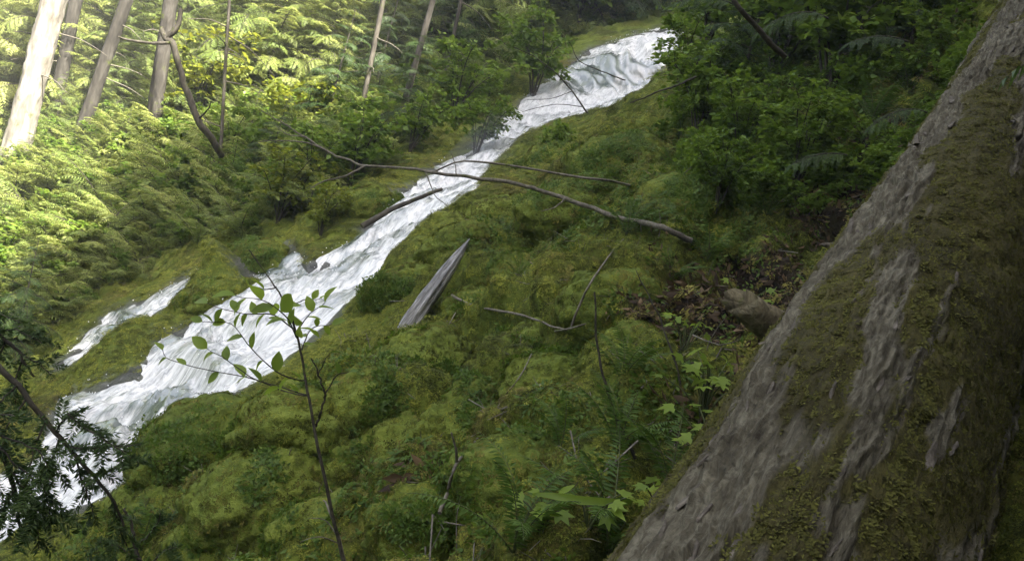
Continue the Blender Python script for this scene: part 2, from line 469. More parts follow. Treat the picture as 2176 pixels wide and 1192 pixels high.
def ground_mat():
    m, N, L, out = new_mat('moss_ground')
    geo = N.new('ShaderNodeNewGeometry'); pos = geo.outputs['Position']
    wet = N.new('ShaderNodeAttribute'); wet.attribute_name = 'wet'
    dirt_shade = N.new('ShaderNodeAttribute'); dirt_shade.attribute_name = 'dirt_shade'
    dry = N.new('ShaderNodeAttribute'); dry.attribute_name = 'dry'
    n1 = noise(N, L, 0.9, 4, 0.6, pos); n2 = noise(N, L, 28, 5, 0.7, pos); n3 = noise(N, L, 6, 4, 0.65, pos)
    s = math_n(N, L, 'ADD', math_n(N, L, 'MULTIPLY', n1.outputs[0], 0.4), math_n(N, L, 'ADD', math_n(N, L, 'MULTIPLY', n2.outputs[0], 0.35), math_n(N, L, 'MULTIPLY', n3.outputs[0], 0.25)))
    r = ramp(N, [(0.32, (0.024, 0.036, 0.005)), (0.48, (0.086, 0.118, 0.016)), (0.64, (0.17, 0.205, 0.031))]); L.new(s, r.inputs[0])
    rd = ramp(N, [(0.38, (0.006, 0.004, 0.002)), (0.65, (0.03, 0.021, 0.011))]); L.new(n3.outputs[0], rd.inputs[0])  # earth colour, darkened to carry the shade of the hollow
    rw = ramp(N, [(0.35, (0.018, 0.02, 0.02)), (0.65, (0.09, 0.095, 0.09))]); L.new(n3.outputs[0], rw.inputs[0])
    ry = ramp(N, [(0.34, (0.035, 0.028, 0.007)), (0.62, (0.165, 0.135, 0.034))]); L.new(s, ry.inputs[0])
    col = mixc(N, L, dry.outputs['Fac'], r.outputs[0], ry.outputs[0])
    col = mixc(N, L, dirt_shade.outputs['Fac'], col, rd.outputs[0])
    col = mixc(N, L, wet.outputs['Fac'], col, rw.outputs[0])
    p = N.new('ShaderNodeBsdfPrincipled'); L.new(col, p.inputs['Base Color'])
    rr = math_n(N, L, 'MULTIPLY_ADD', wet.outputs['Fac'], -0.6, 0.92); L.new(rr, p.inputs['Roughness'])
    p.inputs['Specular IOR Level'].default_value = 0.25
    b = N.new('ShaderNodeBump'); b.inputs['Strength'].default_value = 0.9; b.inputs['Distance'].default_value = 0.03
    L.new(math_n(N, L, 'ADD', n2.outputs[0], n3.outputs[0]), b.inputs['Height']); L.new(b.outputs[0], p.inputs['Normal'])
    L.new(p.outputs[0], out.inputs[0])
    return m

def water_mat():
    m, N, L, out = new_mat('white_water')
    fl = N.new('ShaderNodeAttribute'); fl.attribute_name = 'flow'
    cv = N.new('ShaderNodeAttribute'); cv.attribute_name = 'cover'
    mp = N.new('ShaderNodeMapping'); mp.inputs['Scale'].default_value = (1.3, 2.6, 1); L.new(fl.outputs['Vector'], mp.inputs[0])
    n1 = noise(N, L, 1.5, 7, 0.68, mp.outputs[0], 0.5)
    mp2 = N.new('ShaderNodeMapping'); mp2.inputs['Scale'].default_value = (3.0, 5.0, 1); L.new(fl.outputs['Vector'], mp2.inputs[0])
    n2 = noise(N, L, 3.0, 5, 0.7, mp2.outputs[0], 0.3)
    s = math_n(N, L, 'ADD', math_n(N, L, 'MULTIPLY', n1.outputs[0], 0.72), math_n(N, L, 'MULTIPLY', n2.outputs[0], 0.28))
    s = math_n(N, L, 'ADD', s, cv.outputs['Fac'])
    r = ramp(N, [(0.38, (0, 0, 0)), (0.60, (1, 1, 1))]); L.new(s, r.inputs[0])
    foam = N.new('ShaderNodeBsdfPrincipled'); fr = ramp(N, [(0.36, (0.34, 0.36, 0.385)), (0.56, (0.66, 0.675, 0.695))]); L.new(n2.outputs[0], fr.inputs[0]); L.new(fr.outputs[0], foam.inputs['Base Color'])
    foam.inputs['Roughness'].default_value = 0.55; foam.inputs['Specular IOR Level'].default_value = 0.35
    foam.inputs['Subsurface Weight'].default_value = 0.0
    clear = N.new('ShaderNodeBsdfPrincipled'); clear.inputs['Base Color'].default_value = (0.09, 0.115, 0.11, 1)
    clear.inputs['Roughness'].default_value = 0.12; clear.inputs['IOR'].default_value = 1.33
    clear.inputs['Transmission Weight'].default_value = 0.25
    b = N.new('ShaderNodeBump'); b.inputs['Strength'].default_value = 0.5; b.inputs['Distance'].default_value = 0.05
    L.new(s, b.inputs['Height']); L.new(b.outputs[0], foam.inputs['Normal']); L.new(b.outputs[0], clear.inputs['Normal'])
    mx = N.new('ShaderNodeMixShader'); L.new(r.outputs[0], mx.inputs[0]); L.new(clear.outputs[0], mx.inputs[1]); L.new(foam.outputs[0], mx.inputs[2])
    L.new(mx.outputs[0], out.inputs[0])
    return m

M_GROUND = ground_mat(); M_WATER = water_mat()
#@@TERRAIN
# ------------------------------------------------------------------ the hillside: one sheet, fine in front and coarse elsewhere
az = np.concatenate([np.linspace(-180, -62, 40)[:-1], np.linspace(-62, -42, 30)[:-1], np.linspace(-42, 42, 560), np.linspace(42, 62, 30)[1:], np.linspace(62, 180, 40)[1:-1]])
rr = np.exp(np.linspace(math.log(1.3), math.log(26), 470)); rr = np.concatenate([[0.15, 0.5, 0.9], rr, np.exp(np.linspace(math.log(26), math.log(90), 40))[1:]])
AZ, RR = np.meshgrid(np.radians(az), rr, indexing='ij')
gx = (np.sin(AZ) * RR).ravel(); gy = (np.cos(AZ) * RR).ravel()
GV, gw, gb = ground_full(gx, gy)
na, nr = AZ.shape
ii = np.arange(na)[:, None]; jj = np.arange(nr - 1)[None]
gf = np.stack([ii * nr + jj, ((ii + 1) % na) * nr + jj, ((ii + 1) % na) * nr + jj + 1, ii * nr + jj + 1], -1).reshape(-1, 4)
from mathutils.bvhtree import BVHTree
GROUND_TREE = BVHTree.FromPolygons(GV.tolist(), gf.tolist())
wet = smooth(0.09, -0.03, gw + 0.05 * vnoise(GV * 9, 3))  # wet margin, widened to paint the shade of the undercut edge
gu, gv_, gd = proj(GV)
DIRT_SHADE = [(1700, 560, 4.6, 0.75), (1560, 700, 3.9, 0.42), (1450, 660, 4.1, 0.22), (1640, 820, 3.0, 0.3), (1900, 40, 8.3, 1.0), (1900, 330, 6.3, .8),]  # bare earth patches; in the hollow the dark tone also paints shade
dirt_shade = np.zeros(len(GV))
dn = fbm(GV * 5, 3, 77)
for u_, v_, d_, r_ in DIRT_SHADE:
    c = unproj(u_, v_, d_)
    dirt_shade = np.maximum(dirt_shade, smooth(1.15, 0.55, np.hypot(gx - c[0], gy - c[1]) / r_ + 0.45 * dn))
dirt_shade = np.maximum(dirt_shade, smooth(0.3, 0.6, fbm(GV * 1.4, 3, 55)) * 0.6)
# bare earth right of the log, its dark colour standing in for deep shade
dirt_shade = np.maximum(dirt_shade, smooth(0.0, 0.6, gx - (0.55 + 0.52 * gy)) * (gy < 9))
DRY = [(1060, 930, .45), (1000, 1080, .3), (1400, 640, .35), (420, 1110, .25)]
dry = .45 * smooth(.1, .5, fbm(GV * 1.2, 3, 92))
for u_, v_, r_ in DRY:
    c = _base_hit(u_, v_); dry = np.maximum(dry, 0.65 * smooth(1.2, .4, np.sqrt((gx - c[0]) ** 2 + (gy - c[1]) ** 2 + (gb - c[2]) ** 2) / r_ + .5 * dn))
gfc = gf[:, ::-1]
ground = obj('hillside', make_mesh('hillside', GV, gfc, {'wet': wet, 'dirt_shade': dirt_shade, 'dry': dry}, (M_GROUND,)), kind='structure')

# ------------------------------------------------------------------ the stream, on the same grid
CENTRE = [(1430, 75, 20.3), (1380, 110, 18.8), (1290, 165, 17.6), (1180, 215, 16.3), (1090, 265, 14.6), (1000, 355, 11.6), (920, 410, 9.9), (840, 490, 8.9), (720, 590, 8.0), (560, 700, 7.2), (380, 810, 6.8), (200, 930, 6.2), (50, 1060, 5.3), (-100, 1160, 4.7)]
CP = curve(unproj([c[0] for c in CENTRE], [c[1] for c in CENTRE], [c[2] for c in CENTRE]), 160)
CS = np.concatenate([[0], np.cumsum(np.linalg.norm(np.diff(CP, axis=0), axis=1))])
def flow_coords(x, y):
    s = np.zeros(len(x)); t = np.zeros(len(x)); best = np.full(len(x), 1e9)
    tg = norm(np.gradient(CP[:, :2], axis=0))
    for k in range(len(CP)):
        dx, dy = x - CP[k, 0], y - CP[k, 1]
        dd = dx * dx + dy * dy; m = dd < best
        best = np.where(m, dd, best)
        s = np.where(m, CS[k] + dx * tg[k, 0] + dy * tg[k, 1], s)
        t = np.where(m, -dx * tg[k, 1] + dy * tg[k, 0], t)
    return s, t
wm = (gw < 0.14) & (gy > 3.0) & (np.abs(np.degrees(np.arctan2(gx, gy))) < 47) & (RR.ravel() < 27)
fk = wm[gfc].all(1)
used = np.unique(gfc[fk]); remap = -np.ones(len(GV), int); remap[used] = np.arange(len(used))
wx, wy = gx[used], gy[used]
fs_, ft_ = flow_coords(wx, wy)
fv = np.stack([fs_ * 1.6, ft_ * 3.0, np.zeros_like(fs_)], 1)
turb = 0.12 * fbm(fv * 0.9, 4, 41, 0.6) + 0.03 * (1 - np.abs(vnoise(fv * 2.6, 45)) * 2) + 0.018 * vnoise(np.stack([fs_ * 9, ft_ * 17, fs_ * 0], 1), 47)
kk_ = fs_ / 0.95 + .8 * vnoise(np.stack([ft_ * 1.4, fs_ * .5, 0 * fs_], 1), 51); fr_ = kk_ - np.floor(kk_)
terr = fr_ - smooth(.62, 1.0, fr_)
turb = turb + 0.22 * (terr - .3)
edge = smooth(0.1, -0.25, gw[used])
wz = gb[used] - 0.02 - 0.16 * smooth(0.0, 0.14, gw[used]) + turb * (0.25 + 0.95 * edge)
wu, wv, wd_ = proj(np.stack([wx, wy, gb[used]], 1))
cover = 0.02 - 0.10 * terr + .10 * smooth(.6, .85, fr_)
def blob(u0, v0, ru, rv, ang, amt):
    global cover
    ca, sa = math.cos(R(ang)), math.sin(R(ang))
    a = ((wu - u0) * ca + (wv - v0) * sa) / ru; b = (-(wu - u0) * sa + (wv - v0) * ca) / rv
    cover = cover + amt * np.exp(-(a * a + b * b))
blob(1310, 155, 90, 34, 0, -0.38)      # thin veils over the rock face of the fall
blob(1240, 170, 40, 30, 0, -0.1)
blob(1300, 205, 110, 14, -8, 0.25)
blob(1380, 85, 60, 18, -25, 0.2)
blob(1170, 195, 60, 25, -45, 0.12)
blob(600, 560, 60, 26, -20, -0.22)     # slick of clear water under the mossy ridge
blob(760, 500, 50, 26, -40, -0.12)
blob(300, 880, 110, 20, -35, -0.20)
blob(210, 930, 110, 16, -30, -0.14)
blob(370, 825, 40, 30, -30, -0.22)
blob(600, 740, 90, 40, -38, 0.12)
blob(350, 910, 90, 22, -38, 0.25)
blob(260, 690, 70, 25, -35, -0.16)
me = make_mesh('stream', np.stack([wx, wy, wz], 1), remap[gfc[fk]], {'flow': np.stack([fs_, ft_, 0 * fs_], 1), 'cover': cover}, (M_WATER,))
stream = obj('stream', me, kind='structure')
# ------------------------------------------------------------------ more materials
M_MOSS = leaf_mat('moss_blades', (0.028, 0.037, 0.006), (0.105, 0.125, 0.016), (0.23, 0.25, 0.034), 0.12, 0.9, 2.4)
M_MOSSB = leaf_mat('moss_dry', (0.055, 0.050, 0.011), (0.135, 0.125, 0.028), (0.22, 0.20, 0.045), 0.12, 0.9, 2.0)
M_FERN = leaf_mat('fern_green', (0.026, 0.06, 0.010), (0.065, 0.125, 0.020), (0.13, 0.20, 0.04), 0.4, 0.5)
M_CEDAR = leaf_mat('cedar_spray', (0.045, 0.08, 0.014), (0.13, 0.185, 0.040), (0.28, 0.325, 0.095), 0.45, 0.5)  # cedar green raised to put sunlight into the far bank's colour
M_SUNTONE = leaf_mat('sun_toned_spray', (0.07, 0.10, 0.015), (0.18, 0.23, 0.05), (0.36, 0.385, 0.12), 0.45, 0.5)  # lit copy of the leaf colours, sunlight put into the tone
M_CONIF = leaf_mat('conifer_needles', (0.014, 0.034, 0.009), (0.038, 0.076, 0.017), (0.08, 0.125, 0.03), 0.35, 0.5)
M_SHRUB = leaf_mat('shrub_leaf', (0.026, 0.06, 0.008), (0.068, 0.13, 0.015), (0.14, 0.20, 0.028), 0.42, 0.5)
M_SHRUBR = leaf_mat('lightened_shrub_leaf', (0.045, 0.095, 0.011), (0.11, 0.19, 0.022), (0.20, 0.28, 0.04), 0.48, 0.5)  # shrub green lightened to stand in for light the slope lacks
M_YELL = leaf_mat('yellowing_leaf', (0.05, 0.085, 0.008), (0.13, 0.175, 0.016), (0.25, 0.265, 0.03), 0.45, 0.45)
M_SAPL = leaf_mat('sapling_leaf', (0.08, 0.13, 0.014), (0.17, 0.26, 0.034), (0.29, 0.39, 0.06), 0.55, 0.4)
M_DEAD = leaf_mat('dead_leaf', (0.015, 0.009, 0.005), (0.05, 0.032, 0.016), (0.12, 0.08, 0.04), 0.1, 0.8)
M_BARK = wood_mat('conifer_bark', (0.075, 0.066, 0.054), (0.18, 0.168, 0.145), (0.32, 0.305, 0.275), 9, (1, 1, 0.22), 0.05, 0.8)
M_BARKSH = wood_mat('shaded_bark', (0.012, 0.011, 0.009), (0.034, 0.031, 0.026), (0.075, 0.07, 0.062), 10, (1, 1, 0.22), 0.1, 0.8)  # bark darkened so the trunks are painted as shaded
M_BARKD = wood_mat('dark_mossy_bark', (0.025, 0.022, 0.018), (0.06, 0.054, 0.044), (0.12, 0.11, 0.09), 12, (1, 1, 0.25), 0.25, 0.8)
M_TWIG = wood_mat('grey_twig', (0.06, 0.053, 0.042), (0.12, 0.108, 0.088), (0.21, 0.195, 0.165), 40, (1, 1, 1), 0.15, 0.4)
M_TWIGD = wood_mat('dark_twig', (0.018, 0.016, 0.012), (0.038, 0.034, 0.026), (0.07, 0.064, 0.048), 40, (1, 1, 1), 0.1, 0.4)
M_STEMG = wood_mat('green_stem', (0.03, 0.04, 0.014), (0.055, 0.07, 0.024), (0.09, 0.105, 0.04), 40, (1, 1, 1), 0.0, 0.2, 0.6)
M_DRIFT = wood_mat('weathered_wood', (0.05, 0.052, 0.056), (0.22, 0.225, 0.235), (0.50, 0.505, 0.52), 13, (4, 0.5, 4), 0.0, 1.0)
M_ROCK = wood_mat('wet_rock', (0.018, 0.02, 0.022), (0.05, 0.054, 0.056), (0.11, 0.115, 0.115), 6, (1, 1, 1), 0.1, 0.6, 0.3)
M_MROCK = wood_mat('moss_over_rock', (0.05, 0.055, 0.010), (0.09, 0.096, 0.015), (0.15, 0.15, 0.026), 16, (1, 1, 1), 0.0, 1.0, 0.95)

# ------------------------------------------------------------------ leaf pieces
DIA_V = np.array([(0, 0, 0), (0.5, 0.42, 0.06), (0, 1, -0.12), (-0.5, 0.42, 0.06)]); DIA_F = np.array([(0, 1, 2), (0, 2, 3)])
def broad_leaf():
    st = [0.0, 0.16, 0.38, 0.62, 0.83, 1.0]; hw = [0.012, 0.20, 0.30, 0.27, 0.15, 0.0]
    v = []; f = []
    for t, w in zip(st, hw):
        dz = -0.22 * t * t
        v += [(-w, t, 0.30 * w + dz), (0, t, dz), (w, t, 0.30 * w + dz)]
    for k in range(5):
        a = 3 * k
        f += [(a, a + 1, a + 4, a + 3), (a + 1, a + 2, a + 5, a + 4)]
    return np.array(v), np.array(f)
BL_V, BL_F = broad_leaf()

def frond(L, n, plen, w, droop, lift, rng, ang=25, tint=0.5, mat=0, smat=1, spine_r=None, template=None, sidebend=0.0):
    mb = MB()
    t = np.linspace(0, 1, 9)
    def at(t):
        return np.stack([sidebend * L * t * t, L * (t - 0.12 * droop * t * t), lift * L * t - droop * L * t * t], -1)
    tube(at(t), (spine_r or L * 0.008) * (1 - 0.8 * t), 4, 0.4, mb, smat, cap=False)
    tt = np.repeat(np.linspace(0.07, 0.99, n), 2); sd = np.tile([1, -1], n)
    p = at(tt); tg = norm(at(tt + 0.01) - at(tt - 0.01))
    lat = norm(np.cross(tg, (0, 0, 1.0)))
    a = np.radians(ang + 18 * tt + rng.normal(0, 5, len(tt)))
    d = lat * (sd * np.cos(a))[:, None] + tg * np.sin(a)[:, None] - np.array([0, 0, 1.0]) * rng.uniform(0.05, 0.38, len(tt))[:, None]
    up = norm(np.cross(lat, tg) * 1.0 + rng.normal(0, 0.16, (len(tt), 3)))
    ln = plen * np.sin(np.pi * np.clip(tt * 0.86 + 0.13, 0, 1)) ** 0.75 * rng.uniform(0.8, 1.15, len(tt))
    F = frames(d, up)
    S = np.stack([ln * w, ln, ln], -1)
    tv, tf = template if template else (DIA_V, DIA_F)
    mb.stamp(tv, tf, F * S[:, None, :], p, tint + rng.normal(0, 0.09, len(tt)), mat)
    return mb

def bough(L, nb, n, plen, w, droop, rng, tint=0.5, wide=0.5):
    """a flat spray of a conifer branch, base at the origin along +Y"""
    mb = MB()
    t = np.linspace(0, 1, 10)
    def at(t): return np.stack([0 * t, L * (t - 0.15 * droop * t * t), 0.18 * L * t - droop * L * t ** 2], -1)
    tube(at(t), L * 0.012 * (1 - 0.85 * t) + 0.001, 4, 0.35, mb, 1, cap=False)
    ks = np.linspace(0.10, 1.0, nb)
    for k, tk in enumerate(ks):
        for sd in ((-1, 1) if k < nb - 1 else (0,)):
            sub = frond(L * wide * (math.sin(math.pi * (0.16 + 0.74 * tk)) ** 0.8) * rng.uniform(0.75, 1.15) if sd else L * wide * 0.5, n, plen, w, rng.uniform(0.15, 0.5), 0.0, rng, 22, tint + rng.normal(0, 0.06))
            p = at(np.array([tk - 0.02 * (sd > 0)]))[0]; tg = norm(at(np.array([tk + .01]))[0] - at(np.array([tk - .01]))[0])
            lat = norm(np.cross(tg, (0, 0, 1.0)))
            an = R(38 + 18 * tk + rng.normal(0, 6)) if sd else R(90)
            d = lat * sd * math.cos(an) + tg * math.sin(an) + np.array([0, 0, rng.normal(-0.12, 0.1)])
            mb.merge(sub, frames(d, np.cross(lat, tg) + rng.normal(0, 0.12, 3)), p)
    return mb

def rotz(a):
    c, s = math.cos(a), math.sin(a); return np.array([(c, -s, 0), (s, c, 0), (0, 0, 1.0)])
def rotx(a):
    c, s = math.cos(a), math.sin(a); return np.array([(1, 0, 0), (0, c, -s), (0, s, c)])

def conifer(H, nb, rng, low=0.10, L0=0.34, bvars=(), tmat=1, trunk_r=0.012, droopy=-8):
    """crown and trunk of a conifer of height H, foot at the origin"""
    crown = MB()
    for k in range(nb):
        f = low + (0.99 - low) * (k + rng.uniform(0, .8)) / nb
        L = H * L0 * (1 - f) ** 0.75 + 0.03 * H
        b = bvars[k % len(bvars)]
        a = k * 2.399 + rng.normal(0, 0.3)
        crown.merge(b, rotz(a) @ rotx(R(droopy + 34 * f + rng.normal(0, 8))) * (L * rng.uniform(0.8, 1.12)), (0, 0, H * f), rng.normal(0, 0.05))
    z = np.linspace(0, 1, 14)
    tr = tube(np.stack([0.01 * H * np.sin(z * 5), 0.008 * H * np.cos(z * 4) - 0.008 * H, z * H - 0.02 * H], 1), H * trunk_r * (1 - 0.93 * z) + 0.002, 8, .5, rough=.15)
    return crown, tr

def shrub(H, W, nstem, nleaf, leaf, rng, tint=0.5, layered=0.0, template=None):
    """stems and a crown of leaves carried on twigs"""
    stems = MB(); leaves = MB(); P_ = []; D_ = []
    for k in range(nstem):
        a = rng.uniform(0, 6.28); sp = rng.uniform(0.15, 1.0) * W
        h = H * rng.uniform(0.6, 1.0)
        c = curve([(0, 0, -0.05), (sp * .25 * math.cos(a), sp * .25 * math.sin(a), h * .45), (sp * .62 * math.cos(a + .2), sp * .62 * math.sin(a + .2), h * .82), (sp * math.cos(a + .3), sp * math.sin(a + .3), h)], 12, 0.03 * H, k)
        tube(c, np.linspace(H * 0.011, H * 0.002, 12), 5, .4, stems, 0, cap=False)
        for j in range(9):
            i = rng.integers(3, 12); b = c[i]; aa = rng.uniform(0, 6.28)
            l = H * rng.uniform(0.12, 0.32)
            e = b + np.array([math.cos(aa), math.sin(aa), rng.uniform(-0.15, 0.45)]) * l
            tw = curve([b, (b + e) / 2 + (0, 0, 0.12 * l), e], 6)
            tube(tw, np.linspace(H * 0.004, H * 0.001, 6), 3, .4, stems, 0, cap=False)
            m = max(1, nleaf // (nstem * 9))
            q = rng.uniform(0.15, 1.05, m)
            P_.append(b + (e - b) * q[:, None] + np.array([0, 0, .12 * l]) * (4 * q * (1 - q))[:, None] + rng.normal(0, 0.10 * l, (m, 3)))
            D_.append(norm(e - b) + rng.normal(0, 0.75, (m, 3)))
    P_ = np.vstack(P_); D_ = np.vstack(D_); n = len(P_)
    D_[:, 2] = D_[:, 2] * (1 - layered) - 0.15
    up = np.array([0, 0, 1.0]) + rng.normal(0, 0.55 * (1 - layered) + .15, (n, 3))
    s = leaf * rng.uniform(0.6, 1.25, n)
    F = frames(D_, up); S = np.stack([s * 0.75, s, s], -1)
    if template: S = np.stack([s, s, s], -1)
    tv, tf = template if template else (DIA_V, DIA_F)
    leaves.stamp(tv, tf, F * S[:, None, :], P_, tint + rng.normal(0, 0.13, n), 0)
    return stems, leaves

# shared meshes
rng = np.random.default_rng(3)
SPB = [bough(1.0, 15, 15, 0.045, 0.34, d, rng, 0.5, 0.42) for d in (0.35, 0.6)]
BV = [bough(1.0, 9, 10, 0.085, 0.26, d, rng, 0.5, 0.46) for d in (0.25, 0.45, 0.6)]
BVC = [bough(1.0, 8, 8, 0.12, 0.34, d, rng, 0.5, 0.5) for d in (0.3, 0.5)]
CEDAR_ME = []
for k in range(3):
    c, t = conifer(3.0, 46, rng, 0.06, 0.36, BV)
    CEDAR_ME.append((c.mesh('cedar_crown', M_CEDAR, M_TWIGD), t.mesh('cedar_trunk', M_BARKD)))
SUNTONE_ME = []
for k in range(2):
    c, t = conifer(3.0, 40, rng, 0.06, 0.36, BV)
    SUNTONE_ME.append(c.mesh('sun_toned_crown', M_SUNTONE, M_TWIGD))
DARK_ME = []
for k in range(3):
    c, t = conifer(3.0, 40, rng, 0.05, 0.38, BV)
    DARK_ME.append((c.mesh('hemlock_crown', M_CONIF, M_TWIGD), t.mesh('hemlock_trunk', M_BARKD)))
BIG_ME = []
for k in range(2):
    c, t = conifer(22.0, 110, rng, 0.33, 0.20, BVC, trunk_r=0.016)
    BIG_ME.append((c.mesh('tall_conifer_crown', M_CONIF, M_TWIGD), t.mesh('tall_conifer_trunk', M_BARK)))
SHRUB_ME = {}
for nm, mt, n, lf in (('green', M_SHRUBR, 1500, 0.085), ('yellow', M_YELL, 1100, 0.09)):
    SHRUB_ME[nm] = []
    for k in range(3 if nm == 'green' else 2):
        s, l = shrub(1.2, 0.75, 7, n, lf, rng, 0.5, 0.45)
        SHRUB_ME[nm].append((l.mesh('shrub_leaves', mt), s.mesh('shrub_stems', M_TWIGD)))
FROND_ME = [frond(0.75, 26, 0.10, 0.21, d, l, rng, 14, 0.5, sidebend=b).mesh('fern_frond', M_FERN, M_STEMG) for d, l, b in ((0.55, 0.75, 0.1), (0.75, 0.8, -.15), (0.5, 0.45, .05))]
FROND_MEC = [frond(0.85, 26, 0.12, 0.22, d, l, rng, 14, 0.55, sidebend=b).mesh('sun_toned_fern_frond', M_CEDAR, M_STEMG) for d, l, b in ((0.55, 0.75, 0.1), (0.75, 0.8, -.15), (0.5, 0.45, .05))]  # fronds for the sunny bank, sunlight put into a lighter colour

def put_tree(name, label, cat, u, v, h, pair, group, d=None, rz=None, lean=(0, 0), rng=rng, parts=('crown', 'trunk'), sink=0.0, H0=3.0):
    p = hit(u, v) if d is None else None
    if p is None:
        p = unproj(u, v, d); p[2] = ground_z(p[0], p[1])[0]
    s = h / H0
    o = thing(name, label, cat, (p[0], p[1], p[2] - sink), rng.uniform(0, 6.28) if rz is None else rz, group, s)
    o.rotation_euler = (lean[0], lean[1], o.rotation_euler[2])
    for nm, me in zip(parts, pair): obj(nm, me, o)
    return o

# ------------------------------------------------------------------ tall trees with bare trunks on the far side
def trunk_tree(label, u0, v0, d, diam, u1=None, v1=0, height=24, mat=M_BARK, crown=0, dark=False, group='tall trunks on the sunny far bank', dead_twigs=6, seed=0):
    b = unproj(u0, v0, d); gz0 = ground_z(b[0], b[1])[0]
    b[2] = gz0 - 0.4
    if u1 is not None:
        lo = unproj(u0, v0, d); hi = unproj(u1, v1, d)
        sl = (hi - lo)[:2] / (hi - lo)[2]
    else: sl = np.zeros(2)
    z = np.linspace(0, height, 70)
    pts = np.stack([sl[0] * (z - 0.4 - (lo[2] - gz0 if u1 is not None else 0)) , sl[1] * z * 0, z], 1)
    pts[:, 0] += 0.02 * np.sin(z * 0.8 + seed)
    r = diam / 2 * (1 - 0.62 * z / height) * (1 + 0.55 * np.exp(-z / 0.5))
    n = 30
    o = thing('conifer_tree', label, 'tree', b, 0, group)
    mb = MB()
    tg = pts
    a = np.linspace(0, 2 * math.pi, n, endpoint=False)
    zz = np.concatenate([np.linspace(0, 7, 150), np.linspace(7.2, height, 40)])
    px = np.interp(zz, z, pts[:, 0]); rad = np.interp(zz, z, r)
    X = px[:, None] + np.cos(a) * rad[:, None]; Y = np.sin(a) * rad[:, None]; Z = np.repeat(zz[:, None], n, 1)
    q = np.stack([np.cos(a)[None] * 2.2 + 0 * Z, np.sin(a)[None] * 2.2 + 0 * Z, Z * 1.1], -1).reshape(-1, 3)
    rid = 1 - np.abs(fbm(q * 2.3, 3, seed + 9)) * 2
    k = 1 + 0.13 * (rid.reshape(Z.shape) - 0.5)
    X = px[:, None] + np.cos(a) * rad[:, None] * k; Y = np.sin(a) * rad[:, None] * k
    V = np.stack([X, Y, Z], -1).reshape(-1, 3)
    i = np.arange(len(zz) - 1)[:, None] * n; j = np.arange(n)[None]; kk = (j + 1) % n
    mb.add(V, np.stack([i + j, i + kk, i + n + kk, i + n + j], -1).reshape(-1, 4))
    obj('trunk', mb.mesh('trunk', mat), o)
    rg = np.random.default_rng(seed + 100)
    for t in range(dead_twigs):
        h = rg.uniform(1.2, 6.0); aa = rg.uniform(0, 6.28); L = rg.uniform(0.3, 1.0)
        rr_ = np.interp(h, z, r); x0 = np.interp(h, z, pts[:, 0])
        d_ = np.array([math.cos(aa), math.sin(aa), rg.uniform(-.3, .2)])
        c = curve([np.array([x0, 0, h]) + d_ * rr_ * 0.7, np.array([x0, 0, h]) + d_ * (rr_ + L * .5), np.array([x0, 0, h]) + d_ * (rr_ + L) - (0, 0, .15 * L)], 8, .02, t)
        obj('dead_branch', tube(c, np.linspace(.014, .004, 8), 4).mesh('dead_branch', M_TWIG), o)
    cr = BIG_ME[crown][0]
    co = obj('crown', cr, o, (pts[-1, 0] * 0.85, 0, height - 22.0 * .7))
    co.scale = (.55, .55, .7)
    return o
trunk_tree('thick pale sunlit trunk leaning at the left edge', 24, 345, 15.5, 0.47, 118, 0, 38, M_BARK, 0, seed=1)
trunk_tree('grey trunk with a bright sun patch, just right of the thick pale trunk', 117, 235, 18.5, 0.28, 163, 0, 36, M_BARKSH, 1, seed=2)
trunk_tree('grey trunk, third from the left edge among sunlit sprays', 226, 130, 17.0, 0.26, 270, 0, 36, M_BARKSH, 0, seed=3)
trunk_tree('broad shaded trunk behind the dark crooked dead stem', 322, 300, 17.0, 0.30, 362, 0, 36, M_BARKSH, 1, seed=4)
trunk_tree('slim grey trunk on the dark slope left of the waterfall', 852, 250, 15.2, 0.12, 918, 0, 26, M_BARKSH, 0, seed=5, group='slim trunks on the shaded slope')
trunk_tree('thin pale trunk nearest the leafy shrubs left of the waterfall', 936, 195, 16.3, 0.075, 978, 0, 26, M_BARKSH, 1, seed=6, group='slim trunks on the shaded slope')
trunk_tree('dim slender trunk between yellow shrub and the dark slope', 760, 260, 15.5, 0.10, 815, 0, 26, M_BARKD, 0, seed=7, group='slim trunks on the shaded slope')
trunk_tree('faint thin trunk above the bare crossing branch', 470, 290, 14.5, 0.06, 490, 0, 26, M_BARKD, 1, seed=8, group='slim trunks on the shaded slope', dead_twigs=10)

# broken pale snag beside the waterfall
def gdep(u, v):
    return float(hit(u, v)[1])
def on_ground(uvs, lift=0.03):
    return [(u, v, gdep(u, v) - lift) for u, v in uvs]
def fit(pts, lift=.12):
    return [(u, v, min(d, gdep(u, v) - lift)) for u, v, d in pts]
def stick(name, label, cat, uvd, r0, r1, mat, n=30, wob=0.01, ns=7, twigs=(), group=None, rough=0.12, seed=0, part='stem'):
    pts = unproj([p[0] for p in uvd], [p[1] for p in uvd], [p[2] for p in uvd])
    c = curve(pts, n, wob, seed); base = c[0].copy()
    o = thing(name, label, cat, base, 0, group)
    obj(part, tube(c - base, np.linspace(r0, r1, n), ns, rough=rough, seed=seed).mesh(part, mat), o)
    for k, (tw, a, b) in enumerate(twigs):
        p = unproj([q[0] for q in tw], [q[1] for q in tw], [q[2] for q in tw])
        obj('twig', tube(curve(p, 14, wob * .5, seed + k) - base, np.linspace(a, b, 14), 5, rough=rough).mesh('twig', mat), o)
    return o
